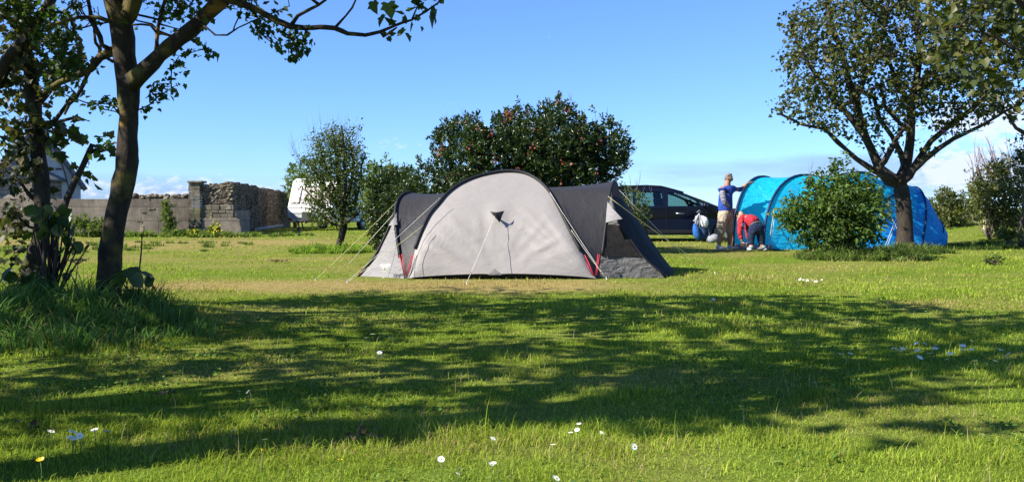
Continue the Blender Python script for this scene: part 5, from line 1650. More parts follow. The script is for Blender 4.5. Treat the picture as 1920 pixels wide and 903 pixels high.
def blue_tent():
    o = at(1560, 462, 22.6); o.z = gzf(o.x, o.y)
    root = empty('tunnel_tent', o, 0, 'bright blue tunnel tent being pitched on the right behind the bush and tree', 'tent')
    L = lambda v: Vector(v) - o
    def hoop(N_, T_, D0, D1, n=25, p=.80, wid=None):
        """near foot pixel, top pixel, depths"""
        nf = at(*N_, D0); nf.z = gzf(nf.x, nf.y)
        tp = at(*T_, D1)
        c = Vector((tp.x, tp.y, nf.z))
        out = []
        for i in range(n):
            a = math.pi * i / (n - 1)
            ca, sa = math.cos(a), math.sin(a)
            ca = math.copysign(abs(ca) ** .92, ca); sa = sa ** p
            out.append(L(c + (nf - c) * ca + (tp - c) * sa))
        return out
    H = [hoop((1375, 467), (1432, 332), 21.2, 22.3), hoop((1432, 468), (1513, 329), 21.1, 22.4), hoop((1545, 466), (1616, 324), 21.3, 22.7), hoop((1622, 466), (1709, 350), 21.6, 23.0, p=.75)]
    def sect(a, b, nm, mat, sag=.05, k=9):
        rows = []
        for q in range(k):
            t = q / (k - 1)
            rows.append([a[i].lerp(b[i], t) + Vector((0, .6 * math.cos(math.pi * i / (len(a) - 1)), -math.sin(math.pi * i / (len(a) - 1)))) * sag * math.sin(math.pi * t) for i in range(len(a))])
        return MB().grid(rows).build(nm, mat, root)
    sect(H[0], H[1], 'porch_section', M_['blue'], .03)
    sect(H[1], H[2], 'living_section', M_['blue'], .05)
    for h in H[:3]:
        mb = MB(); mb.tube([p + Vector((-.01, -.015, .015)) for p in h], .033, 7); mb.build('pole_sleeve', M_['blue_sleeve'], root)
    # rounded bedroom end: last hoop and a bulging rear wall
    n = 25
    def ring(foot_px, top_px, half, p=.8, yc=23.05):
        out = []
        fx = at(foot_px, 459, yc - half * .75).x; tp = at(top_px[0], top_px[1], yc)
        for i in range(n):
            a = math.pi * i / (n - 1); sa = math.sin(a) ** p
            out.append(L(Vector((fx * (1 - sa) + tp.x * sa, yc - half * math.cos(a), tp.z * sa))))
        return out
    E0 = ring(1716, (1712, 351), 1.18)
    E1 = ring(1728, (1726, 366), 1.15); E1b = ring(1738, (1737, 388), 1.10); E2 = ring(1748, (1747, 408), 1.02, .7); E3 = ring(1757, (1758, 428), .9, .6); E4 = ring(1758, (1760, 447), .75, .5); E5 = ring(1754, (1754, 458), .6, .5)
    H[3] = ring(1690, (1700, 347), 1.22)
    sect(H[2], H[3], 'bedroom_section', M_['blue'], .05)
    MB().grid([H[3], E0]).build('bedroom_end', M_['blue_shaded'], root)
    MB().grid([E0, E1, E1b, E2, E3, E4, E5]).build('rear_wall', M_['blue_shaded'], root)
    mb = MB(); mb.tube([p + Vector((.01, -.01, .012)) for p in E0], .024, 6); mb.build('pole_sleeve', M_['blue_sleeve'], root)
    mb = MB(); mb.tube([p + Vector((.012, -.012, .0)) for p in E2[3:-3]], .014, 6); mb.build('rear_seam', M_['blue_sleeve'], root)
    # big rear side triangle: panel in the shade-darkened blue, in front of the last hoop
    e0 = [L(at(x, y, Y)) for x, y, Y in [(1625, 412, 21.75), (1649, 387, 21.95), (1671, 368, 22.2), (1690, 357, 22.5), (1706, 353, 22.8)]]
    up = catmull(e0, 20)
    lw = catmull([L(Vector((at(1622, 466, 21.45).x, 21.45, gzf(6, 21)))), L(Vector((at(1670, 462, 21.5).x, 21.5, 0.01))), L(Vector((at(1717, 459, 21.8).x, 21.8, .01)))], 20)
    rr = catmull([L(at(1717, 459, 21.85)), L(at(1722, 420, 22.1)), L(at(1720, 380, 22.5)), L(at(1709, 351, 22.95))], 12)
    rows = []
    for k in range(12):
        t = k / 11
        rows.append([lw[i].lerp(up[i], t) + Vector((0, -1, 0)) * (.03 + .06 * math.sin(math.pi * t)) * 1.0 for i in range(20)])
    MB().grid(rows).build('side_panel', M_['blue_shaded'], root)
    mb = MB(); mb.tube([r_ + Vector((0, -.075, .01)) for r_ in up], .03, 6); mb.build('pole_sleeve', M_['blue_sleeve'], root)
    # groundsheet edge in the open porch
    a, b = H[0][0], H[0][-1]; c, d = H[1][-1], H[1][0]
    mb = MB(); mb.add([a + Vector((-.02, -.05, .03)), b + Vector((0, 0, .03)), c + Vector((0, 0, .03)), d + Vector((.2, -.12, .03)), a + Vector((0, -.03, .14)), d + Vector((.2, -.02, .12))], [(0, 3, 2, 1), (0, 4, 5, 3)]); mb.build('groundsheet', M_['groundsheet'], root)
    mb = MB(); f = H[0][0]; mb.tube([H[0][i] + Vector((-.03, -.03, 0)) for i in range(0, 7)], .014, 5); mb.build('entrance_binding', simple('orange_binding', (.40, .14, .05), .6), root)
    # guy lines
    def guy(p0, e, nm='guy_line'):
        mb = MB(); mb.tube([L(at(*p0)), L(Vector(e))], .0055, 4); mb.build(nm, M_['guy'], root)
    guy((1452, 388, 21.3), (at(1440, 468, 20.6).x, 20.6, .02)); guy((1452, 392, 21.3), (at(1448, 468, 20.7).x, 20.7, .02))
    guy((1684, 400, 21.9), (at(1660, 437, 21.0).x, 21.0, .1)); guy((1684, 408, 21.9), (at(1664, 440, 21.0).x, 21.0, .1)); guy((1640, 340, 22.6), (at(1700, 460, 20.9).x, 20.9, .02))
    mb = MB(); mb.box(L(at(1746, 415, 22.4)) , (.05, .02, .12), 0, (0, -.5, 0)); mb.build('red_tab', M_['red_strap'], root)
blue_tent()

# ------------------------------------------------------------------ people
M_['skin'] = simple('skin', (.40, .22, .15), .55, .08, spec=.3)
M_['skin_tan'] = simple('tanned_skin', (.33, .17, .105), .55, .08, spec=.3)
def skin_body(name, joints, edges, mat, parent, sub=2):
    if name == 'body':
        for k in joints:
            if k in ('pelvis', 'waist', 'chest', 'upper', 'shR', 'shL', 'hipR', 'hipL'):
                a, b, c = joints[k]; joints[k] = (a, b * .74, c * .74)
    """joints: name -> (Vector, rx, ry)"""
    me = bpy.data.meshes.new(name)
    keys = list(joints)
    me.from_pydata([tuple(joints[k][0]) for k in keys], [(keys.index(a), keys.index(b)) for a, b in edges], [])
    me.materials.append(mat)
    o = bpy.data.objects.new(name, me); COL.objects.link(o); o.parent = parent
    sk = o.modifiers.new('skin', 'SKIN'); sk.use_smooth_shade = True; sk.branch_smoothing = .3
    for i, k in enumerate(keys):
        v = me.skin_vertices[0].data[i]; v.radius = (joints[k][1] * 1.17, joints[k][2] * 1.17); v.use_root = (i == 0)
    s = o.modifiers.new('ss', 'SUBSURF'); s.levels = s.render_levels = sub
    # apply so that the object carries its real surface
    bpy.context.view_layer.update()
    dg = bpy.context.evaluated_depsgraph_get()
    m2 = bpy.data.meshes.new_from_object(o.evaluated_get(dg))
    o.modifiers.clear(); o.data = m2
    for p in m2.polygons: p.use_smooth = True
    return o
def chain(keys): return list(zip(keys[:-1], keys[1:]))
def head_mesh(parent, c, r, yaw, pitch, skin, hairmat, hairfn, longhair=False):
    """head with face features; local +x is the way the face looks"""
    rot = Euler((0, pitch, yaw)).to_matrix()
    def shape(v):
        x, y, z = v.x / r, v.y / r, v.z / r
        if z < -.2: x *= 1 - .12 * (-z - .2); y *= 1 - .35 * (-z - .2)
        if x > .5 and -.5 < z < .5: x += .02
        if x > .3 and z < -.6: x += .12
        return Vector((x * r, y * r, z * r))
    mb = MB(); mb.ellipsoid(c, (r * .98, r * .76, r * 1.18), 20, 14, 0, rot, shape)
    def put(v): return c + rot @ (Vector(v) * r)
    mb.ellipsoid(put((1.03, 0, -.10)), (r * .16, r * .12, r * .26), 8, 6, 0, rot)       # nose
    mb.ellipsoid(put((.84, 0, -.52)), (r * .16, r * .26, r * .06), 8, 6, 1, rot)         # mouth
    for s in (-1, 1):
        mb.ellipsoid(put((.84, s * .30, .06)), (r * .10, r * .13, r * .08), 8, 6, 2, rot)  # eye
        mb.ellipsoid(put((.88, s * .30, .22)), (r * .08, r * .18, r * .05), 8, 6, 3, rot)  # brow
        mb.ellipsoid(put((-.02, s * .78, -.05)), (r * .18, r * .08, r * .28), 8, 6, 0, rot)   # ear
    h = mb.build('head', [skin, simple('lips', (.35, .12, .10), .5), simple('eye', (.05, .04, .04), .2), hairmat], parent)
    mb = MB(); hairfn(mb, put, r, rot); mb.build('hair', hairmat, h)
    return h
def hand(parent, wrist, d, palmn, r, skin, curl=.5, thumb=1):
    """palm plus five separate bent fingers"""
    d = Vector(d).normalized(); nrm = Vector(palmn); nrm = (nrm - d * nrm.dot(d)).normalized(); sdir = d.cross(nrm)
    mb = MB(); w = r
    rot = Matrix((sdir, d, nrm)).transposed()
    mb.ellipsoid(wrist + d * w * .5, (w * .46, w * .56, w * .17), 10, 8, 0, rot)
    for i, (off, ln) in enumerate([(-.33, .72), (-.11, .85), (.11, .80), (.31, .62)]):
        p = wrist + d * w * .95 + sdir * w * off; dirn = d.copy(); pts = [wrist + d * w * .5 + sdir * w * off * .7, p]
        for kk in range(3):
            a = curl * (kk + .6) * .9
            dirn = (d * math.cos(a) + nrm * math.sin(a)).normalized(); p = p + dirn * w * ln / 3; pts.append(p)
        mb.tube(pts, [w * .13, w * .115, w * .11, w * .095, w * .07], 6)
    s = thumb
    pts = [wrist + d * w * .2 + sdir * w * .25 * s, wrist + d * w * .45 + sdir * w * .55 * s + nrm * w * .1, wrist + d * w * .75 + sdir * w * .66 * s + nrm * w * .25, wrist + d * w * .95 + sdir * w * .6 * s + nrm * w * .38]
    mb.tube(pts, [w * .16, w * .14, w * .12, w * .08], 6)
    return mb

def man():
    D = 20.9
    base = at(1358, 468, D); base.z = gzf(base.x, D)
    root = empty('person', base, 0, 'man in blue jumper and beige cargo shorts standing and holding the blue tent', 'man')
    def A(x, y, Y=D): return at(x, y, Y) - base
    J = {
        'pelvis': (A(1360, 400), .16, .13), 'waist': (A(1360, 386), .155, .13), 'chest': (A(1361, 364), .165, .13), 'upper': (A(1362, 354), .145, .12), 'neck': (A(1364, 346, D + .02), .058, .058), 'skull': (A(1365, 336, D + .02), .07, .07),
        'shR': (A(1354, 355, D - .16), .07, .07), 'elR': (A(1357, 377, D - .24), .047, .047), 'wrR': (A(1369, 391, D - .12), .032, .032),
        'shL': (A(1371, 353, D + .15), .07, .07), 'elL': (A(1388, 356, D + .24), .045, .045), 'wrL': (A(1401, 344, D + .2), .032, .032),
        'hipR': (A(1355, 404, D - .09), .098, .10), 'knR': (A(1351, 438, D - .10), .060, .060), 'caR': (A(1349, 447, D - .09), .056, .060), 'anR': (A(1348, 462, D - .08), .036, .036), 'toR': (A(1356, 466.5, D - .12), .034, .03),
        'hipL': (A(1366, 404, D + .09), .098, .10), 'knL': (A(1369, 438, D + .10), .060, .060), 'caL': (A(1368, 447, D + .12), .056, .060), 'anL': (A(1368, 462, D + .12), .036, .036), 'toL': (A(1376, 466.5, D + .10), .034, .03)}
    E = chain(['pelvis', 'waist', 'chest', 'upper', 'neck', 'skull']) + chain(['upper', 'shR', 'elR', 'wrR']) + chain(['upper', 'shL', 'elL', 'wrL']) + chain(['pelvis', 'hipR', 'knR', 'caR', 'anR', 'toR']) + chain(['pelvis', 'hipL', 'knL', 'caL', 'anL', 'toL'])
    skin_body('body', J, E, M_['skin_tan'], root)
    blue = fabric('royal_blue_jumper', (.035, .085, .40), 0, .8, crease=1.2, scale=(9, 9, 9), fine=.6, spec=.2); grey = fabric('sunlit_grey_sleeve', (.30, .29, .33), 0, .85, crease=1.2, scale=(9, 9, 9), spec=.2)  # near sleeve's light grey has the sun on that side put in
    g = .022
    top = {k: (J[k][0].copy(), (J[k][1] / .74 + g) * (1.08 if k in ('waist', 'chest') else 1.0), (J[k][2] / .74 + g) * 1.05) for k in ['waist', 'chest', 'upper', 'shR', 'shL']}
    top['hem'] = (A(1360, 403), .175, .15); top['neck'] = (A(1363, 349), .072, .072)
    top['slR'] = (J['shR'][0].lerp(J['elR'][0], .22), .065, .065); top['slL'] = (J['shL'][0].lerp(J['elL'][0], .6), .058, .058)
    order = {k: top[k] for k in ['hem', 'waist', 'chest', 'upper', 'neck', 'shR', 'slR', 'shL', 'slL']}
    skin_body('jumper', order, chain(['hem', 'waist', 'chest', 'upper', 'neck']) + [('upper', 'shR'), ('shR', 'slR'), ('upper', 'shL'), ('shL', 'slL')], blue, root)
    skin_body('sleeve', {'a': (J['shR'][0] + Vector((-.01, -.01, -.01)), .078, .078), 'm': (J['shR'][0].lerp(J['elR'][0], .5), .064, .064), 'b': (J['elR'][0], .060, .060), 'c': (J['elR'][0].lerp(J['wrR'][0], .85), .045, .045)}, chain(['a', 'm', 'b', 'c']), grey, root)
    skin_body('sleeve', {'a': (J['shL'][0].lerp(J['elL'][0], .6), .058, .058), 'b': (J['elL'][0], .056, .056), 'c': (J['elL'][0].lerp(J['wrL'][0], .35), .05, .05)}, chain(['a', 'b', 'c']), blue, root)
    beige = fabric('beige_cotton', (.46, .38, .27), 0, .85, crease=1.2, scale=(8, 8, 8), fine=.6, spec=.15)
    sh = {'w': (A(1360, 390), .150, .125), 'p': (A(1360, 401), .165, .14), 'hR': (J['hipR'][0], .125, .12), 'mR': (A(1353, 424, D - .10), .112, .11), 'kR': (A(1351, 442, D - .10), .094, .092), 'hL': (J['hipL'][0], .118, .115), 'mL': (A(1367, 424, D + .10), .100, .10), 'kL': (A(1368, 441, D + .1), .092, .09)}
    skin_body('cargo_shorts', sh, [('w', 'p'), ('p', 'hR'), ('hR', 'mR'), ('mR', 'kR'), ('p', 'hL'), ('hL', 'mL'), ('mL', 'kL')], beige, root)
    mb = MB(); mb.box(A(1351, 420, D - .22), (.13, .05, .16), 0, (0, 0, R(6))); mb.box(A(1351, 415.5, D - .245), (.14, .02, .05), 0, (0, 0, R(6))); mb.build('cargo_pocket', beige, root, bevel=.012)
    shoe = simple('pale_trainer', (.55, .50, .45), .7, .3, scale=30)
    for s, (x, y, Yd) in (('R', (1352, 466, D - .11)), ('L', (1373, 466, D + .11))):
        mb = MB(); c = A(x, y, Yd); c.z = .055
        mb.ellipsoid(c + Vector((.02, 0, -.005)), (.145, .052, .052), 12, 8, 0, None, lambda v: Vector((v.x, v.y * (1.0 if v.x < .05 else 1.1), max(v.z, -.045) * (1 if v.x < .02 else .75))))
        mb.tube([c + Vector((-.07, 0, .02)), c + Vector((-.08, 0, .07))], [.05, .045], 8); mb.build('shoe', shoe, root)
    hair = simple('grey_white_hair', (.20, .19, .175), .8, .3, scale=60)
    def hf(mb, put, r, rot):
        def sh(v):
            return v * (1 + rnd.uniform(-.04, .05))
        mb.ellipsoid(put((-.14, 0, .20)), (r * .93, r * .80, r * 1.04), 16, 10, 0, rot, lambda v: sh(Vector((v.x, v.y, max(v.z, -r * .75 + (v.x > 0) * r * 1.05)))))
    h = head_mesh(root, A(1366, 334, D + .02), .098, R(-18), R(16), M_['skin_tan'], hair, hf)
    mb = MB(); c = A(1367, 327, D + .02)
    for s in (-1, 1): mb.ellipsoid(c + Vector((.045, s * .035 - .01, .0)), (.012, .03, .02), 8, 6)
    mb.tube([c + Vector((-.07, -.08, -.03)), c + Vector((.045, -.06, .0)), c + Vector((.05, 0, .0)), c + Vector((.045, .05, .0))], .005, 5); mb.build('sunglasses', simple('dark_lens', (.02, .02, .03), .15, .1, spec=.7), h)
    hand(root, J['wrR'][0], (.9, .1, -.35), (.2, .6, -.6), .095, M_['skin_tan'], .7, -1).build('hand', M_['skin_tan'], root)
    hand(root, J['wrL'][0], (.9, -.05, .35), (.35, -.2, -.9), .095, M_['skin_tan'], .5, 1).build('hand', M_['skin_tan'], root)
man()

def woman():
    D = 20.35
    base = at(1419, 470, D); base.z = gzf(base.x, D)
    root = empty('person', base, 0, 'woman in red jumper and dark jeans bending down at the side of the blue tent', 'woman')
    def A(x, y, Y=D): return at(x, y, Y) - base
    J = {
        'pelvis': (A(1417, 424), .15, .13), 'waist': (A(1411, 414, D + .10), .13, .11), 'chest': (A(1401, 409, D + .24), .14, .115), 'upper': (A(1395, 408, D + .33), .12, .10), 'neck': (A(1390, 407, D + .42), .05, .05), 'skull': (A(1388, 408, D + .5), .065, .065),
        'shL': (A(1389, 413, D + .22), .058, .058), 'elL': (A(1387, 436, D + .16), .040, .040), 'wrL': (A(1391, 453, D + .12), .028, .028),
        'shR': (A(1401, 412, D + .42), .058, .058), 'elR': (A(1402, 434, D + .45), .040, .040), 'wrR': (A(1403, 452, D + .42), .028, .028),
        'hipL': (A(1410, 430, D - .02), .098, .10), 'knL': (A(1407, 447, D + .02), .066, .066), 'caL': (A(1408, 454, D), .058, .058), 'anL': (A(1409, 465, D - .06), .038, .038), 'toL': (A(1407, 467.5, D + .06), .034, .03),
        'hipR': (A(1425, 430, D), .098, .10), 'knR': (A(1427, 447, D + .04), .066, .066), 'caR': (A(1428, 454, D + .04), .058, .058), 'anR': (A(1430, 464, D), .038, .038), 'toR': (A(1433, 467, D + .10), .034, .03)}
    E = chain(['pelvis', 'waist', 'chest', 'upper', 'neck', 'skull']) + chain(['upper', 'shL', 'elL', 'wrL']) + chain(['upper', 'shR', 'elR', 'wrR']) + chain(['pelvis', 'hipL', 'knL', 'caL', 'anL', 'toL']) + chain(['pelvis', 'hipR', 'knR', 'caR', 'anR', 'toR'])
    skin_body('body', J, E, M_['skin'], root)
    red = fabric('red_jumper_knit', (.50, .035, .055), 0, .85, crease=1.2, scale=(9, 9, 9), fine=.7, spec=.15)
    g = .016
    T = {'hem': (A(1418, 421, D + .02), .160, .135), 'waist': (J['waist'][0], .15, .13), 'chest': (J['chest'][0], .158, .132), 'upper': (J['upper'][0], .135, .115), 'neck': (J['upper'][0].lerp(J['neck'][0], .6), .07, .07),
         'shL': (J['shL'][0], .076, .076), 'elL': (J['elL'][0], .056, .056), 'wL': (J['elL'][0].lerp(J['wrL'][0], .85), .042, .042),
         'shR': (J['shR'][0], .074, .074), 'elR': (J['elR'][0], .056, .056), 'wR': (J['elR'][0].lerp(J['wrR'][0], .85), .042, .042)}
    skin_body('red_jumper', T, chain(['hem', 'waist', 'chest', 'upper', 'neck']) + [('upper', 'shL'), ('shL', 'elL'), ('elL', 'wL'), ('upper', 'shR'), ('shR', 'elR'), ('elR', 'wR')], red, root)
    skin_body('grey_vest_hem', {'a': (A(1418, 424, D + .0), .168, .144), 'b': (A(1416, 420, D + .04), .164, .140)}, [('a', 'b')], simple('grey_hem_cloth', (.20, .21, .23), .9), root)
    jean = fabric('dark_denim', (.022, .035, .075), 0, .85, crease=1.0, scale=(9, 9, 9), fine=.6, spec=.15)
    P = {'w': (A(1416, 420, D + .04), .150, .130), 'p': (A(1417, 426), .165, .145), 'hL': (J['hipL'][0], .115, .115), 'kL': (J['knL'][0], .084, .084), 'aL': (A(1408, 461, D - .03), .066, .066), 'hR': (J['hipR'][0], .115, .115), 'kR': (J['knR'][0], .084, .084), 'aR': (A(1429, 461, D + .02), .066, .066)}
    skin_body('jeans', P, [('w', 'p'), ('p', 'hL'), ('hL', 'kL'), ('kL', 'aL'), ('p', 'hR'), ('hR', 'kR'), ('kR', 'aR')], jean, root)
    shoe = simple('grey_walking_shoe', (.35, .38, .42), .7, .3, scale=30)
    for x, Yd, dx in ((1408, D - .02, -.02), (1431, D + .03, .04)):
        mb = MB(); c = A(x, 467, Yd); c.z = .055
        mb.ellipsoid(c + Vector((dx, .05, -.005)), (.055, .14, .052), 12, 8, 0, None, lambda v: Vector((v.x, v.y, max(v.z, -.045))))
        mb.tube([c + Vector((0, -.02, .02)), c + Vector((0, -.03, .08))], [.05, .05], 8); mb.build('shoe', shoe, root)
    hair = simple('light_blonde_hair', (.42, .33, .22), .8, .25, scale=60)
    def hf(mb, put, r, rot):
        mb.ellipsoid(put((-.20, 0, .22)), (r * .98, r * .86, r * 1.05), 16, 10, 0, rot, lambda v: Vector((v.x, v.y, max(v.z, -r * .8 + (v.x > 0) * r * 1.1))) * (1 + rnd.uniform(-.05, .05)))
        for _ in range(46):
            a = rnd.uniform(-1.3, 1.3) + math.pi
            s = c0 = put((math.cos(a) * .8, math.sin(a) * .75, .1 + rnd.uniform(-.2, .5)))
            e = s + Vector((rnd.uniform(-.05, .02), rnd.uniform(-.03, .03), -rnd.uniform(.08, .20)))
            mb.tube([s, s.lerp(e, .5) + Vector((-.02, 0, .01)), e], [.014, .013, .004], 5)
    head_mesh(root, A(1388, 405, D + .46), .092, R(125), R(48), M_['skin'], hair, hf)
    hand(root, J['wrL'][0], (.25, .1, -1), (.6, .5, 0), .088, M_['skin'], .5, 1).build('hand', M_['skin'], root)
    hand(root, J['wrR'][0], (.0, .1, -1), (-.6, .5, 0), .088, M_['skin'], .5, -1).build('hand', M_['skin'], root)
woman()

# ------------------------------------------------------------------ backpack and bag
def backpack():
    D = 25.75
    o = at(1312, 454, D); o.z = gzf(o.x, D)
    root = empty('backpack', o, 0, 'big blue and white trekking backpack leaning against the dark car', 'backpack')
    blue = fabric('pack_blue', (.02, .14, .48), 0, .5, crease=1.2, scale=(9, 9, 9), fine=.6); teal = fabric('pack_dark_blue', (.018, .06, .14), 0, .6, crease=1.2, scale=(9, 9, 9), fine=.5)
    white = fabric('pack_white', (.72, .72, .74), 0, .7, crease=1.0, scale=(9, 9, 9)); grey = simple('pack_grey', (.25, .26, .28), .7)
    k = D / F
    def pt(px, py, dy=0): return Vector(((px - 1312) * k, dy, (454 - py) * k))
    def pillow(nm, outline, th, mat, dy=0.0):
        # outline polygon in pixels -> soft padded volume
        c = Vector((sum(p[0] for p in outline) / len(outline), sum(p[1] for p in outline) / len(outline), 0))
        mb = MB(); rings = []
        for f, d in ((0.02, -th), (.45, -th * .95), (.8, -th * .7), (1.0, 0), (.8, th * .7), (.4, th * .9), (.02, th * .92)):
            rings.append([pt(c.x + (x - c.x) * f, c.y + (y - c.y) * f, dy + d) for x, y in outline])
        n = len(outline)
        for r in rings: r.append(r[0])
        mb.grid(rings); return mb.build(nm, mat, root, subsurf=1)
    pillow('main_sack', [(1302, 420), (1326, 424), (1328, 440), (1324, 453), (1306, 454), (1300, 445), (1300, 430)], .17, teal)
    pillow('front_pocket', [(1299, 416), (1306, 420), (1310, 432), (1312, 446), (1307, 452), (1300, 446), (1296, 436), (1296, 424)], .13, blue, -.13)
    pillow('white_pocket', [(1310, 402), (1322, 404), (1327, 411), (1327, 420), (1323, 429), (1312, 426), (1310, 414)], .13, white, -.12)
    pillow('lid', [(1303, 404), (1310, 400), (1312, 412), (1310, 426), (1304, 424), (1301, 414)], .13, grey, -.02)
    for pts in ([(1308, 401, -.1), (1304, 408, -.16), (1298, 414, -.14)], [(1309, 399, -.1), (1309, 410, -.26), (1308, 425, -.26)], [(1306, 398, -.02), (1310, 394, -.03), (1314, 398, -.02)], [(1325, 424, -.12), (1328, 438, -.14), (1322, 453, -.14)]):
        mb = MB(); mb.tube([pt(*p) for p in pts], .014, 6); mb.build('strap', grey if pts[0][0] != 1308 else white, root)
    o = at(1338, 455, 25.4); o.z = gzf(o.x, 25.4)
    root = empty('stuff_sack', o, 0, 'small grey sack lying in front of the car front wheel behind the man', 'bag')
    mb = MB(); mb.ellipsoid((0, 0, .12), (.20, .14, .13), 14, 10, 0, Euler((0, -.3, 0)).to_matrix(), lambda v: v * (1 + .06 * math.sin(v.x * 40))); mb.build('sack', simple('grey_nylon', (.24, .25, .27), .6, .25, bump=.3), root)
    mb = MB(); mb.tube([(.17, 0, .19), (.24, 0, .24)], [.03, .045], 8); mb.build('tied_neck', simple('grey_nylon_neck', (.2, .2, .22), .6), root)
backpack()

# ------------------------------------------------------------------ clothes pegs on a line in the right tree
def pegs():
    D = 20.2
    a, b = at(1752, 242, D), at(1838, 246, D)
    root = empty('clothes_line', a, 0, 'thin line strung under the right tree branches carrying coloured pegs', 'clothes line')
    mb = MB(); mb.tube([Vector((0, 0, 0)), (b - a) * .5 + Vector((0, 0, -.08)), b - a], .005, 4); mb.build('cord', M_['guy'], root)
    cols = {'pink': (.55, .06, .30), 'green': (.03, .35, .20), 'purple': (.25, .08, .35)}
    for i, (x, y, c, rx) in enumerate([(1764, 243, 'pink', .9), (1772, 245, 'purple', -.6), (1785, 247, 'pink', .1), (1790, 248, 'purple', .2), (1799, 248, 'green', .7), (1806, 247, 'green', -.5), (1822, 243, 'green', 1.2), (1830, 242, 'green', 1.0)]):
        mb = MB(); d = Vector((math.sin(rx), 0, -math.cos(rx)))
        for s in (-1, 1): mb.tube([-d * .02 + Vector((.006 * s, 0, 0)), d * .07 + Vector((.018 * s, 0, 0))], .008, 5)
        o = mb.build('clothes_peg', simple('peg_' + c, cols[c], .4, .02)); o.location = at(x, y, D)
        pos = ['first', 'second', 'third', 'fourth', 'fifth', 'sixth', 'seventh', 'eighth'][i]
        tag(o, f'{c} plastic clothes peg on the line, {pos} counting from the tree trunk', 'clothes peg', 'pegs on the clothes line')
pegs()

# ------------------------------------------------------------------ posts, plank
def small_wood():
    wood = simple('weathered_wood', (.38, .29, .18), .9, .3, bump=.4); pale = simple('pale_plastic', (.75, .74, .68), .6)
    o = gp(267, 443); o.z = gzf(o.x, o.y)
    mb = MB(); mb.box((0, 0, .1), (.12, .09, .45)); mb.box((0, 0, .335), (.14, .11, .03)); p = mb.build('wooden_stake', wood, bevel=.01); p.location = o
    tag(p, 'short square wooden stake in the grass before the block wall', 'stake')
    o = at(133, 420, 31); o.z = 0
    mb = MB(); mb.box((0, 0, .45), (.09, .06, 1.0)); mb.box((0, 0, .97), (.06, .05, .06)); p = mb.build('marker_post', pale, bevel=.01); p.location = o
    tag(p, 'white marker post at the dark end of the block wall', 'post')
    o = at(1845, 440, 27); o.z = gzf(o.x, 27)
    mb = MB(); mb.box((0, 0, .12), (.055, .04, .42)); mb.add([(-.0275, -.02, .33), (.0275, -.02, .33), (.0275, .02, .33), (-.0275, .02, .33), (0, 0, .37)], [(0, 1, 4), (1, 2, 4), (2, 3, 4), (3, 0, 4)]); p = mb.build('marker_post', simple('yellow_white_paint', (.75, .70, .42), .6)); p.location = o
    tag(p, 'small pale yellow marker post in the grass bank on the right', 'post')
    a, b = at(478, 430, 36), at(530, 423, 39); mid = (a + b) / 2
    mb = MB(); mb.tube([a - mid, b - mid], .07, 8); p = mb.build('fallen_pole', simple('grey_timber', (.36, .33, .27), .9, .3)); p.location = (mid.x, mid.y, mid.z)
    tag(p, 'grey timber pole leaning low along the brown rubble wall', 'pole')
small_wood()

# ------------------------------------------------------------------ undergrowth
long_grass('long_grass', 'tall arching grass clump around the two left tree trunks', -3.95, 7.3, 1.25, .95, 6200, .54, .011, g0=(.06, .13, .02), g1=(.17, .30, .08))
long_grass('long_grass', 'drooping long grass at the left picture edge', -4.7, 7.2, .9, .9, 2200, .48, .010)
long_grass('long_grass', 'tussocky grass to the right of the thick left trunk', -2.85, 6.9, .55, .45, 1000, .34, .009, g0=(.06, .13, .02), g1=(.17, .30, .08))
long_grass('long_grass', 'lush foremost grass clump below the left trees', -3.55, 6.2, 1.0, .40, 1700, .34, .009, g0=(.06, .13, .02), g1=(.17, .30, .08))
long_grass('long_grass', 'mound of long grass under the right tree and round bush', 6.95, 17.3, 1.35, .6, 3400, .46, .022, g0=(.10, .16, .03), g1=(.22, .30, .08), seg=3)
long_grass('long_grass', 'grass ring at the foot of the right tree', 9.05, 20.0, .95, .6, 1500, .40, .022, g0=(.07, .12, .025), g1=(.15, .22, .06), seg=3)
long_grass('long_grass', 'long grass tuft at the foot of the small scrubby tree', -4.15, 19.8, 1.0, .9, 1900, .34, .024, g0=(.12, .20, .02), g1=(.24, .38, .05), seg=3)
long_grass('long_grass', 'rank grass along the foot of the block wall', -15.0, 31.0, 6.0, .8, 4200, .42, .040, g0=(.08, .14, .025), g1=(.17, .25, .05), seg=2)
long_grass('long_grass', 'rank grass in front of the rubble corner and return wall', -9.5, 32.2, 2.2, .5, 1200, .34, .040, g0=(.09, .15, .025), g1=(.18, .27, .05), seg=2)
long_grass('long_grass', 'tall green grass between the far left trunk and the wall', -9.6, 22.5, 3.4, 3.4, 2300, .20, .026, g0=(.08, .14, .025), g1=(.17, .25, .05), seg=2)
long_grass('long_grass', 'rough grass bank below the shrubs at the right edge', 12.6, 22.0, 2.6, 1.3, 3000, .30, .026, g0=(.08, .13, .025), g1=(.15, .23, .05), seg=2)

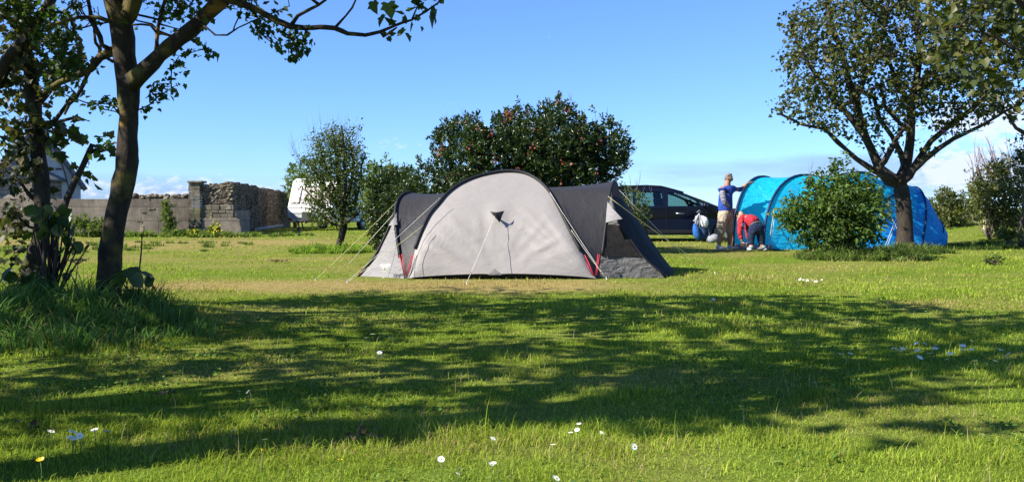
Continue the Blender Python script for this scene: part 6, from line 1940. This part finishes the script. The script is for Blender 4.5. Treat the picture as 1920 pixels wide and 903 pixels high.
def weeds():
    def flat_leafed(name, label, px, py, Y, items, mat, stem_r=.006, cat='plant'):
        o = at(px, py, Y); o.z = gzf(o.x, Y)
        root = empty(name, o, 0, label, cat)
        P, Dd, S = [], [], []; mb = MB()
        for (x, y, s, dx, dz) in items:
            q = at(x, y, Y + rnd.uniform(-.12, .12)) - o
            P.append(tuple(q)); Dd.append((dx, rnd.uniform(-.5, .3), dz)); S.append(s)
            if rnd.random() < .6 or len(items) < 12: mb.tube([Vector((rnd.uniform(-.03, .03), 0, 0)), q * .5 + Vector((rnd.uniform(-.04, .04), 0, .05)), q], [stem_r, stem_r * .8, stem_r * .5], 5)
        leaves('leaves', np.array(P), np.array(Dd), np.array(S), T_ROUND, mat, root, .8)
        mb.build('stem', M_['bark_dark'], root)
    flat_leafed('burdock_plant', 'broad leaved dark plant growing against the right foot of the thick trunk', 240, 590, 7.45,
                [(232, 505, .16, -.3, -.6), (245, 500, .15, .3, -.5), (252, 512, .14, .5, -.8), (262, 508, .16, 1, -.4), (272, 520, .12, 1, -.8), (282, 532, .10, 1, -1), (225, 520, .13, -.8, -.5), (240, 540, .15, .2, -1), (255, 548, .13, .6, -.9), (232, 556, .12, -.4, -1), (246, 562, .12, .3, -1), (262, 552, .09, .9, -.7)], M_['dock'])
    flat_leafed('sapling', 'low dark sapling with broad leaves at the foot of the far left trunk', 45, 590, 7.9,
                [(rnd.uniform(0, 130), rnd.uniform(500, 560), rnd.uniform(.08, .14), rnd.uniform(-1, 1), rnd.uniform(-1, -.2)) for _ in range(46)], M_['dock'])
    flat_leafed('sapling', 'dark leafy sapling stems between the two left trunks', 90, 570, 7.7,
                [(rnd.gauss(100, 24), rnd.gauss(418, 20), rnd.uniform(.08, .13), rnd.uniform(-1, 1), rnd.uniform(-1, -.2)) for _ in range(40)] + [(142, 452, .11, .7, -.9), (120, 462, .1, -.3, -1)], M_['dock'], .011)
    # umbellifer seed head
    o = at(140, 590, 7.6); o.z = gzf(o.x, 7.6)
    root = empty('cow_parsley', o, 0, 'cow parsley stalk with a flat brown seed head between the left trunks', 'plant')
    mb = MB(); mb.tube([Vector((0, 0, 0)), at(140, 540, 7.6) - o, at(146, 495, 7.6) - o], [.008, .006, .004], 6)
    mb.tube([at(140, 530, 7.6) - o, at(134, 515, 7.6) - o, at(129, 508, 7.6) - o], [.005, .004, .003], 5); mb.build('stalk', M_['twig'], root)
    mb = MB(); P = []
    c = at(146, 495, 7.6) - o
    for i in range(16):
        a = i * 2.4; r_ = .085 * math.sqrt((i + .5) / 16); e = c + Vector((math.cos(a) * r_, math.sin(a) * r_, .045 - r_ * .1))
        mb.tube([c, e], [.0025, .0015], 4)
        for _ in range(7): P.append(tuple(e + Vector((rnd.gauss(0, .009), rnd.gauss(0, .009), rnd.gauss(0, .004)))))
    c2 = at(129, 508, 7.6) - o
    for _ in range(22): P.append(tuple(c2 + Vector((rnd.gauss(0, .018), rnd.gauss(0, .018), rnd.gauss(0, .005)))))
    h = mb.build('seed_head', M_['twig'], root)
    leaves('seeds', np.array(P), nrs.randn(len(P), 3), .014, T_ROUND, M_['umbel'], h, 1.0)
    # tall bare stems
    for lab, pts in (('tall thin dark stalk rising right of the thick left trunk', [(257, 590), (262, 500), (265, 470), (266, 444)]), ('tall dark stalk standing in the long grass left of the seed head', [(95, 570), (100, 520), (106, 470), (110, 445)]), ('thin upright stalk beside the far left trunk', [(84, 570), (85, 520), (84, 470)])):
        o = at(pts[0][0], pts[0][1], 7.5); o.z = gzf(o.x, 7.5)
        mb = MB(); mb.tube([Vector((0, 0, 0))] + [at(x, y, 7.5) - o for x, y in pts[1:]], [.009] + [.007] * (len(pts) - 2) + [.004], 6)
        mb.ellipsoid(at(pts[-1][0], pts[-1][1], 7.5) - o, (.008, .008, .02), 6, 5)
        s = mb.build('plant_stalk', M_['bark_dark']); s.location = o; tag(s, lab, 'stalk')
    # shrub growing up the wall, yellow flowered weeds
    def weed(name, label, px, by, Y, blobs, n, sz, mat, fl=None, cat='plant'):
        o = at(px, by, Y); o.z = gzf(o.x, Y)
        root = empty(name, o, 0, label, cat)
        P = clump_leaves(root, [(b[0], b[1], Y, b[2], b[3], b[4]) for b in blobs], n, 9, .05, sz, T_OVAL, mat, shell=.15, noise=.6)
        stems(root, [tuple(o)], [tuple(P[rnd.randrange(len(P))]) for _ in range(12)], .012, M_['twig'])
        if fl:
            q = []
            for (x, y, rx, ry, k) in fl:
                for _ in range(k): q.append(tuple(at(x + rnd.gauss(0, rx), y + rnd.gauss(0, ry), Y - .3) - o))
            q = np.array(q); leaves('flowers', q, nrs.randn(len(q), 3), .05, T_ROUND, M_['yellow'], root, 1.5)
    weed('wall_shrub', 'light green shrub growing up the block wall left of the pillar', 316, 438, 32.4, [(314, 402, 12, 22, .3), (318, 424, 14, 16, .3), (312, 388, 6, 12, .2)], 190, .075, M_['light'], cat='shrub')
    weed('yellow_weed', 'tall yellow flowering weed against the rubble wall corner', 402, 446, 32.0, [(402, 430, 9, 12, .2), (399, 438, 14, 9, .3)], 90, .07, M_['light'], [(402, 428, 6, 9, 46), (398, 440, 9, 5, 34)])
    weed('yellow_weed', 'yellow flowering weed before the foot of the pillar', 365, 449, 31.4, [(362, 440, 12, 8, .3), (372, 446, 14, 6, .3)], 80, .07, M_['light'], [(360, 436, 7, 5, 26), (372, 450, 14, 4, 60)])
    weed('yellow_weed', 'low yellow flowers in the grass right of the wall corner', 428, 450, 31.0, [(425, 447, 14, 5, .3)], 40, .06, M_['light'], [(424, 448, 14, 4, 34)])
    weed('nettle_clump', 'green nettle patch at the wall foot beside the wooden stake', 330, 448, 31.6, [(325, 440, 18, 8, .4), (342, 444, 14, 7, .4)], 140, .08, M_['elder'])
    weed('nettle_clump', 'green weeds below the dark end of the block wall', 160, 445, 30.5, [(150, 420, 22, 14, .5), (180, 425, 20, 12, .5)], 200, .08, M_['light'])
    weed('dock_plant', 'pale broad leaved weed in the shade at the far right of the lawn', 1865, 492, 15.9, [(1862, 488, 16, 2, .2)], 10, .07, M_['light'])
    weed('flowering_weed', 'white flowered weed at the foot of the right edge shrub', 1895, 444, 22, [(1892, 440, 14, 6, .3)], 50, .07, M_['light'])
weeds()

def clover():
    n = 26000
    y = np.sqrt(nrs.rand(n) * (8.5 ** 2 - 2.7 ** 2) + 2.7 ** 2); x = (nrs.rand(n) * 2 - 1) * .68 * y
    k = nrs.rand(n) < sstep(.50, .72, vnoise(x / .55, y / .45, 77)) * .9
    x, y = x[k], y[k]
    z = gz(x, y) + .012 + .028 * nrs.rand(len(x))
    d = nrs.randn(len(x), 3) * np.array([1, 1, .25])
    m = leaf_mat('clover_leaf', (.05, .10, .02), (.09, .17, .03), (.16, .25, .06), .3, .6, .1)
    o = leaves('clover', np.stack([x, y, z], 1), d, .017 * (.6 + .8 * nrs.rand(len(x))), T_ROUND, m, None, .35)
    tag(o, 'clover and small broad leaves mixed into the foreground lawn', 'clover', None, 'stuff')
    n = 700
    y = np.sqrt(nrs.rand(n) * (9 ** 2 - 2.8 ** 2) + 2.8 ** 2); x = (nrs.rand(n) * 2 - 1) * .66 * y
    o = blade_mesh('dry_grass_stalks', x, y, .07 + .09 * nrs.rand(n), np.full(n, .0035), .2 + .9 * nrs.rand(n), 3, M_['grass'], np.repeat(np.array([[.42, .36, .18]]), n, 0) * (.6 + .6 * nrs.rand(n))[:, None])
    tag(o, 'dry straw coloured grass stalks scattered over the lawn', 'grass', None, 'stuff')
clover()

# ------------------------------------------------------------------ daisies, buttercups, dead leaves
def flowers():
    petal = simple('daisy_petal', (.80, .78, .70), .6, .05); eye = simple('daisy_eye', (.70, .50, .04), .6, .1); stemm = simple('flower_stem', (.08, .14, .03), .7)
    butter = simple('buttercup_petal', (.80, .56, .02), .3, .05)
    def daisy(label, p, r, h=.06, group='daisies in the lawn', cat='daisy', yellow=False, tilt=None):
        zg = gzf(p.x, p.y)
        root = empty('buttercup' if yellow else 'daisy', (p.x, p.y, zg), 0, label, cat, group)
        t = Euler((rnd.gauss(.15, .3), rnd.gauss(-.2, .3), rnd.uniform(0, 6))).to_matrix() if tilt is None else tilt
        c = Vector((0, 0, h)); mb = MB()
        n = 5 if yellow else 13
        for i in range(n):
            a = 2 * math.pi * i / n; w_ = (.62 if yellow else .22)
            da, db = Vector((math.cos(a), math.sin(a), 0)), Vector((-math.sin(a), math.cos(a), 0))
            up = .45 if yellow else .12
            pts = [da * .15, da * .6 + db * w_ * .8, da + db * w_ * .5, da + db * -w_ * .5, da * .6 - db * w_ * .8]
            mb.add([c + t @ (Vector((q.x, q.y, up * q.length ** 2)) * r) for q in pts], [(0, 1, 2, 3, 4)])
        mb.build('petals', butter if yellow else petal, root)
        mb = MB(); mb.ellipsoid(c + t @ Vector((0, 0, .06 * r)), (r * .32, r * .32, r * .18), 8, 5, 0, t); mb.build('flower_eye', eye, root)
        mb = MB(); mb.tube([Vector((0, 0, -.01)), c * .5 + Vector((.004, 0, 0)), c], .0016, 4); mb.build('stem', stemm, root)
    def pos(px, py, h): 
        q = gp(px, py); f = (CAMH - h) / CAMH
        return Vector((q.x * f, q.y * f, 0))
    groups = [
        ('white daisy in the scattered patch at the right', [(1280 + x * .4463, 500 + y * .4463) for x, y in [(888, 342), (906, 353), (925, 343), (969, 357), (985, 351), (996, 383), (1018, 318), (983, 316), (1038, 362), (1062, 326), (1060, 340), (1098, 323), (1125, 361), (1110, 388), (1177, 325), (1178, 342), (1213, 305), (1214, 340)]], 'daisies in the right hand patch'),
        ('white daisy near the right picture edge', [(1280 + x * .4463, 500 + y * .4463) for x, y in [(1313, 390), (1337, 340), (1368, 358), (1365, 374), (1227, 393)]], 'daisies at the right edge'),
        ('daisy of a pair right of centre', [(1280 + x * .4463, 500 + y * .4463) for x, y in [(664, 373), (704, 370)]], 'pair of daisies in the sunlit patch'),
        ('small daisy in the shaded lawn below the grey tent', [(640 + x * .3356, 600 + y * .3356) for x, y in [(138, 87), (175, 65), (275, 90), (213, 190), (213, 212), (297, 187), (710, 207), (235, 66)]], 'daisies in the shade below the tent'),
        ('large white daisy in the sunlit grass at the bottom edge', [(640 + x * .3356, 600 + y * .3356) for x, y in [(557, 776), (660, 825), (648, 850), (835, 800), (850, 795), (884, 835), (1199, 868)]], 'daisies at the bottom edge'),
        ('white daisy in the loose group right of the bottom centre', [(640 + x * .3356, 600 + y * .3356) for x, y in [(1317, 607), (1327, 572), (1280, 622), (1183, 692), (1275, 710), (1456, 625), (1635, 697), (845, 660)]], 'daisies right of bottom centre'),
        ('white flower in the small cluster at the lower left', [(x * .3356, 600 + y * .3356) for x, y in [(285, 625), (262, 655), (405, 630), (400, 668), (418, 660), (445, 655), (380, 622), (527, 620), (600, 630)]], 'white flowers at the lower left'),
        ('pale clover like flower in the shade left of centre', [(x * .3356, 600 + y * .3356) for x, y in [(1336, 398), (1385, 400), (1305, 630), (1480, 678)]], 'pale flowers left of centre'),
        ('tiny daisy in the bright turf before the blue tent', [(1500, 522), (1506, 523), (1514, 524), (1522, 523), (1530, 525), (1541, 523), (1330, 562), (1338, 556), (1372, 549)], 'daisies before the blue tent')]
    ords = ['leftmost', 'second from the left', 'third from the left', 'fourth from the left', 'fifth from the left', 'sixth from the left', 'seventh from the left', 'eighth from the left', 'ninth from the left',
            'tenth from the left', 'eleventh from the left', 'twelfth from the left', 'thirteenth from the left', 'fourteenth from the left', 'fifteenth from the left', 'sixteenth from the left', 'second from its right end', 'rightmost']
    for lab0, pts, grp in groups:
        for k_, (x, y) in enumerate(sorted(pts)):
            lab = lab0 + ', ' + (ords[k_] if k_ < len(pts) - 1 or len(pts) < 3 else 'rightmost')
            h = rnd.uniform(.065, .095)
            p = pos(x, y, h + .0)
            r = .0125 if 'lower left' not in lab else .017
            if p.y > 5: r = .0185
            if p.y > 9: r = .021
            daisy(lab, p, r * rnd.uniform(.8, 1.15), h, grp)
    for lab, (x, y), r in [('yellow buttercup at the lower left corner, the leftmost and larger one', (21, 848), .016), ('yellow buttercup at the lower left, right of the leftmost one', (76, 867), .014), ('small yellow buttercup in the shaded grass left of the bottom centre', (491, 848), .011), ('yellow buttercup by the bottom edge in the sun left of centre', (638, 865), .011)]:
        daisy(lab, pos(x, y, .08), r, .08, 'buttercups in the lawn', 'buttercup', True)
    for lab, (x, y), n, sp in [('clump of brown dead leaves among the flowers at the lower left', (55, 800), 16, .035), ('reddish dead leaves in the grass left of the bottom centre', (678, 814), 14, .03), ('small brown leaf patch in the left shade', (310, 737), 9, .025), ('brown soil crumb heap in the sunny lawn near the small scrubby tree', (525, 491), 26, .09)]:
        c = pos(x, y, .04); o = Vector((c.x, c.y, gzf(c.x, c.y) + .035))
        P = np.array([(rnd.gauss(0, sp), rnd.gauss(0, sp), abs(rnd.gauss(0, .012))) for _ in range(n)])
        l = leaves('dead_leaves', P, nrs.randn(n, 3) * np.array([1, 1, .2]), (.024 if y > 600 else .05), T_ROUND, M_['drybrown'], None, .7); l.location = o
        tag(l, lab, 'dead leaves')
flowers()
